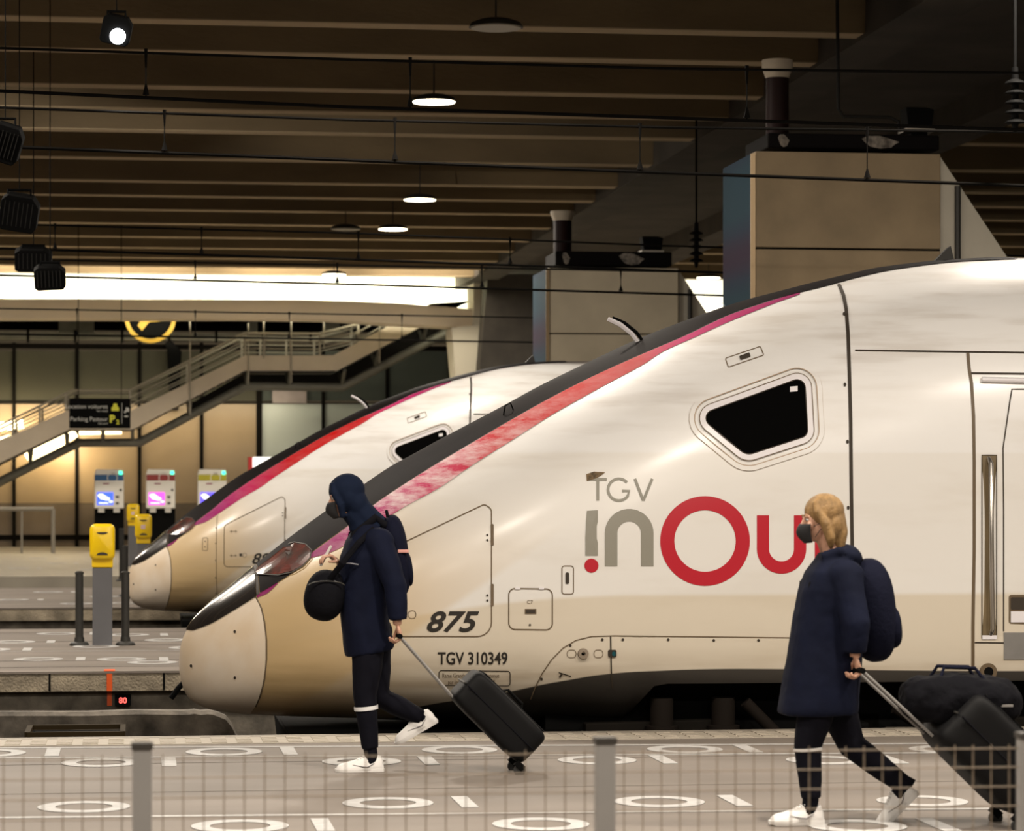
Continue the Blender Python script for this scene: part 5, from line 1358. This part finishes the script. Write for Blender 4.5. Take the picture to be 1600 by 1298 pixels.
def suitcase(O, K, hx, A, B, wpx, upsign, label, width, half_handle, yc):
    """A, B: pixels of the ends of the back edge line (the side of the handle); wpx: thickness in px"""
    a3, b3, h3 = K(*A, yc)+O, K(*B, yc)+O, K(*hx, yc)+O
    T = empty('suitcase', b3, label, 'suitcase'); a3, b3, h3 = a3-T.location, b3-T.location, h3-T.location
    d = (b3-a3).normalized(); n = Vector((-d.z, 0, d.x)); n = n if n.z > 0 else -n; th = wpx
    L = (b3-a3).length; Y = Vector((0,1,0)); M = Matrix((d, Y, n)).transposed()
    c = (a3+b3)/2+n*(th/2+.012)
    b = MB(); soft(b, c, (L/2, width/2, th/2), 7, M, 40, 26); b.build('shell', M_CASE, T, smooth=True)
    rb = MB()
    for k in range(-3, 4): rb.tube([c-d*L*.42+Y*k*width*.12+n*(th/2-.001), c+d*L*.42+Y*k*width*.12+n*(th/2-.001)], .005, 6)
    rb.build('ribs', M_CASE, T, smooth=True)
    MB().tube([c-d*(L/2+.004)+Y*s*width/2*.9 for s in (-1,1)]+[], .006, 6).build('zip', M_DGREY, T)
    zp = [c+d*L/2*x+Y*width/2*y*1.003 for x, y in ((-.93,-.99),(.93,-.99))]; MB().tube(zp, .005, 6).build('zip', M_BAG, T)
    for s in (-1, 1): MB().tube([a3+d*.02+Y*s*half_handle+n*.03, h3+Y*s*half_handle], .008, 8).build('handle_tube', M_GREY, T)
    MB().tube([h3+Y*-(half_handle+.012), h3+Y*(half_handle+.012)], .015, 12).build('handle_grip', M_BLACK, T, smooth=True)
    Mw = Matrix.Rotation(math.pi/2, 3, 'X')
    for s in (-1, 1):
        w = b3-d*.01+Y*s*(width/2-.04)-n*.005
        MB().box(-.03,.03,-.02,.02,0,.04, Matrix.Translation(w) @ M.to_4x4()).build('wheel_housing', M_BLACK, T)
        MB().lathe([(.008,-.014),(.034,-.013),(.036,-.008),(.036,.008),(.034,.013),(.008,.014)], c=w+d*.02, n=20, M=Mw).build('wheel', M_TRUB, T, smooth=True)
    MB().tube([c+n*(th/2)+d*-.08, c+n*(th/2+.03)+d*-.06, c+n*(th/2+.03)+d*.06, c+n*(th/2)+d*.08], .009, 8).build('side_handle', M_BLACK, T)
    return T, a3, b3, d, n, c
g1 = J1['near_arm'][2]
hp = K(g1[0], g1[1], g1[2]); grip = hp+Vector((.02,0,-.085)); gp = (623.5, 993)
suitcase(O1, K, gp, (697,1090), (806,1197), .25, 1, 'small black wheeled suitcase tilted behind the hooded person', .36, .07, -.24)

# ---------------- blond walker (right)
R2, K2, O2 = person(1265, 1286, 'blond person in black mask and navy coat walking left with large luggage', 2)
J2 = dict(chesttop=(1305,880), neck=(1297,856), pelvis=(1290,1060), waist=(1292,1000), chest=(1300,930),
          near_arm=[(1318,902,-.16),(1337,975,-.24),(1336,1026,-.23)], far_arm=[(1310,902,.16),(1296,985,.22),(1262,1042,.17)],
          near_leg=[(1284,1078,-.08),(1262,1165,-.08),(1267,1244,-.08)], far_leg=[(1296,1078,.08),(1332,1165,.08),(1412,1226,.08)],
          near_foot=((1286,1288,-.08), (-1, 0)), far_foot=((1434,1240,.08), (-.72,-.69)))
hc2 = K2(1283, 812, 0)
hands2 = dict(near=((.3,0,-1), (-.9,0,-.3), (0,1,0), 1.15), far=((-.5,0,-.85), (.3,-.5,0), (-.6,0,.3), .45))
q, HR = body(R2, K2, J2, hc2, .10, hands2, .96)
rings2 = [((1218,1116),(1336,1114),.20),((1219,1105),(1338,1103),.205),((1226,1060),(1342,1058),.20),((1234,1010),(1345,1008),.19),((1242,960),(1348,958),.19),((1250,920),(1347,918),.20),((1260,893),(1342,891),.19),((1272,876),(1332,876),.13),((1280,862),(1316,862),.075)]
def hood_down(b): b.ell(K2(1325,868), (.07,.12,.055), Matrix.Rotation(.5, 3, 'Y')); b.tube([K2(1284,872,-.07), K2(1310,862,-.10), K2(1326,862,0), K2(1310,862,.10), K2(1284,872,.07)], .032, 10)
coat(R2, K2, rings2, [[(1320,900,-.155),(1338,975,-.24),(1337,1020,-.23)], [(1310,902,.155),(1296,985,.22),(1266,1036,.18)]], 'coat', extra=hood_down)
trousers(R2, K2, J2, 1.04); a_, b_ = K2(1262,1165,-.08), K2(1267,1244,-.08); band_at(R2, a_, b_, .06, .0745, .008)
for s in ('near', 'far'): shoe(R2, K2(*J2[s+'_foot'][0]), J2[s+'_foot'][1], -.08, L=.275, ank=K2(*J2[s+'_leg'][2]))
# hair: cap with strands falling to the collar
b = MB(); b.ell(q(.022,0,.042), (.104,.088,.094), HR); b.ell(q(.055,0,-.03), (.070,.086,.10), HR)
b.tube([q(.05,0,0), q(.07,0,-.09), q(.075,0,-.16)], [(.075,.08),(.07,.065),(.055,.035)], 14)
for s in (-1, 1): b.tube([q(-.03,s*.055,.10), q(-.035,s*.078,.05), q(.0,s*.086,-.02), q(.02,s*.080,-.10), q(.025,s*.06,-.15)], [.022,.022,.026,.026,.012], 10)
h_ = b.build('hair', M_HAIR, R2); remesh(h_, .006, 5, .003, .02)
# mask with ear loops
b = MB(); rows = []
for j in range(9):
    v = j/8; rows.append([q(-.060-.066*math.cos(t)*(.62+.55*math.sin(math.pi*min(1, v*.9+.12)))+.030*0, .068*math.sin(t)*(1-.28*v), -.012-.100*v) for t in np.linspace(-1.35, 1.35, 15)])
b.grid(rows); mk = b.build('face_mask', M_MASK, R2, smooth=True); sd = mk.modifiers.new('solid', 'SOLIDIFY'); sd.thickness = .003
for s in (-1, 1): MB().tube([q(-.062,s*.072,-.03), q(-.02,s*.084,-.01), q(.015,s*.088,.01), q(.02,s*.086,-.02), q(-.03,s*.080,-.05), q(-.055,s*.062,-.085)], .002, 5).build('ear_loop', M_MASK, R2)
for s in (-1, 1): MB().tube([q(-.096,s*.018,.030), q(-.092,s*.036,.036), q(-.080,s*.050,.030)], .003, 6).build('eyebrow', M_HAIR, R2)
backpack(O2, K2, (1362,953,0), (.115,.165,.265), 'big dark navy backpack on the back of the blond person', -.10)
T, a3, b3, d, n, c = suitcase(O2, K2, (1341,1046), (1440,1150), (1572,1280), .34, 1, 'large black suitcase at the right edge, tilted behind the blond person', .46, .08, -.23)
# soft duffel riding on the suitcase
p0 = K2(1494,1094,-.20)+O2; df = empty('duffel_bag', p0, 'black soft duffel bag lying on top of the large tilted suitcase', 'bag')
Mz = Matrix.Rotation(.05, 3, 'Y')
b = MB(); soft(b, Vector((.02,0,0)), (.31,.20,.135), 2.6, Mz); o = b.build('bag_body', M_BAG, df); remesh(o, .012, 3, .045, .12)
for s in (-1, 1): MB().tube([(-.12,s*.10,.09),(-.08,s*.06,.17),(.08,s*.06,.165),(.13,s*.10,.09)], .010, 8).build('carry_handle', M_BAGN, df)
MB().box(.16,.235,-.196,-.188,-.02,-.008).build('label_stripe', M_GREY, df)
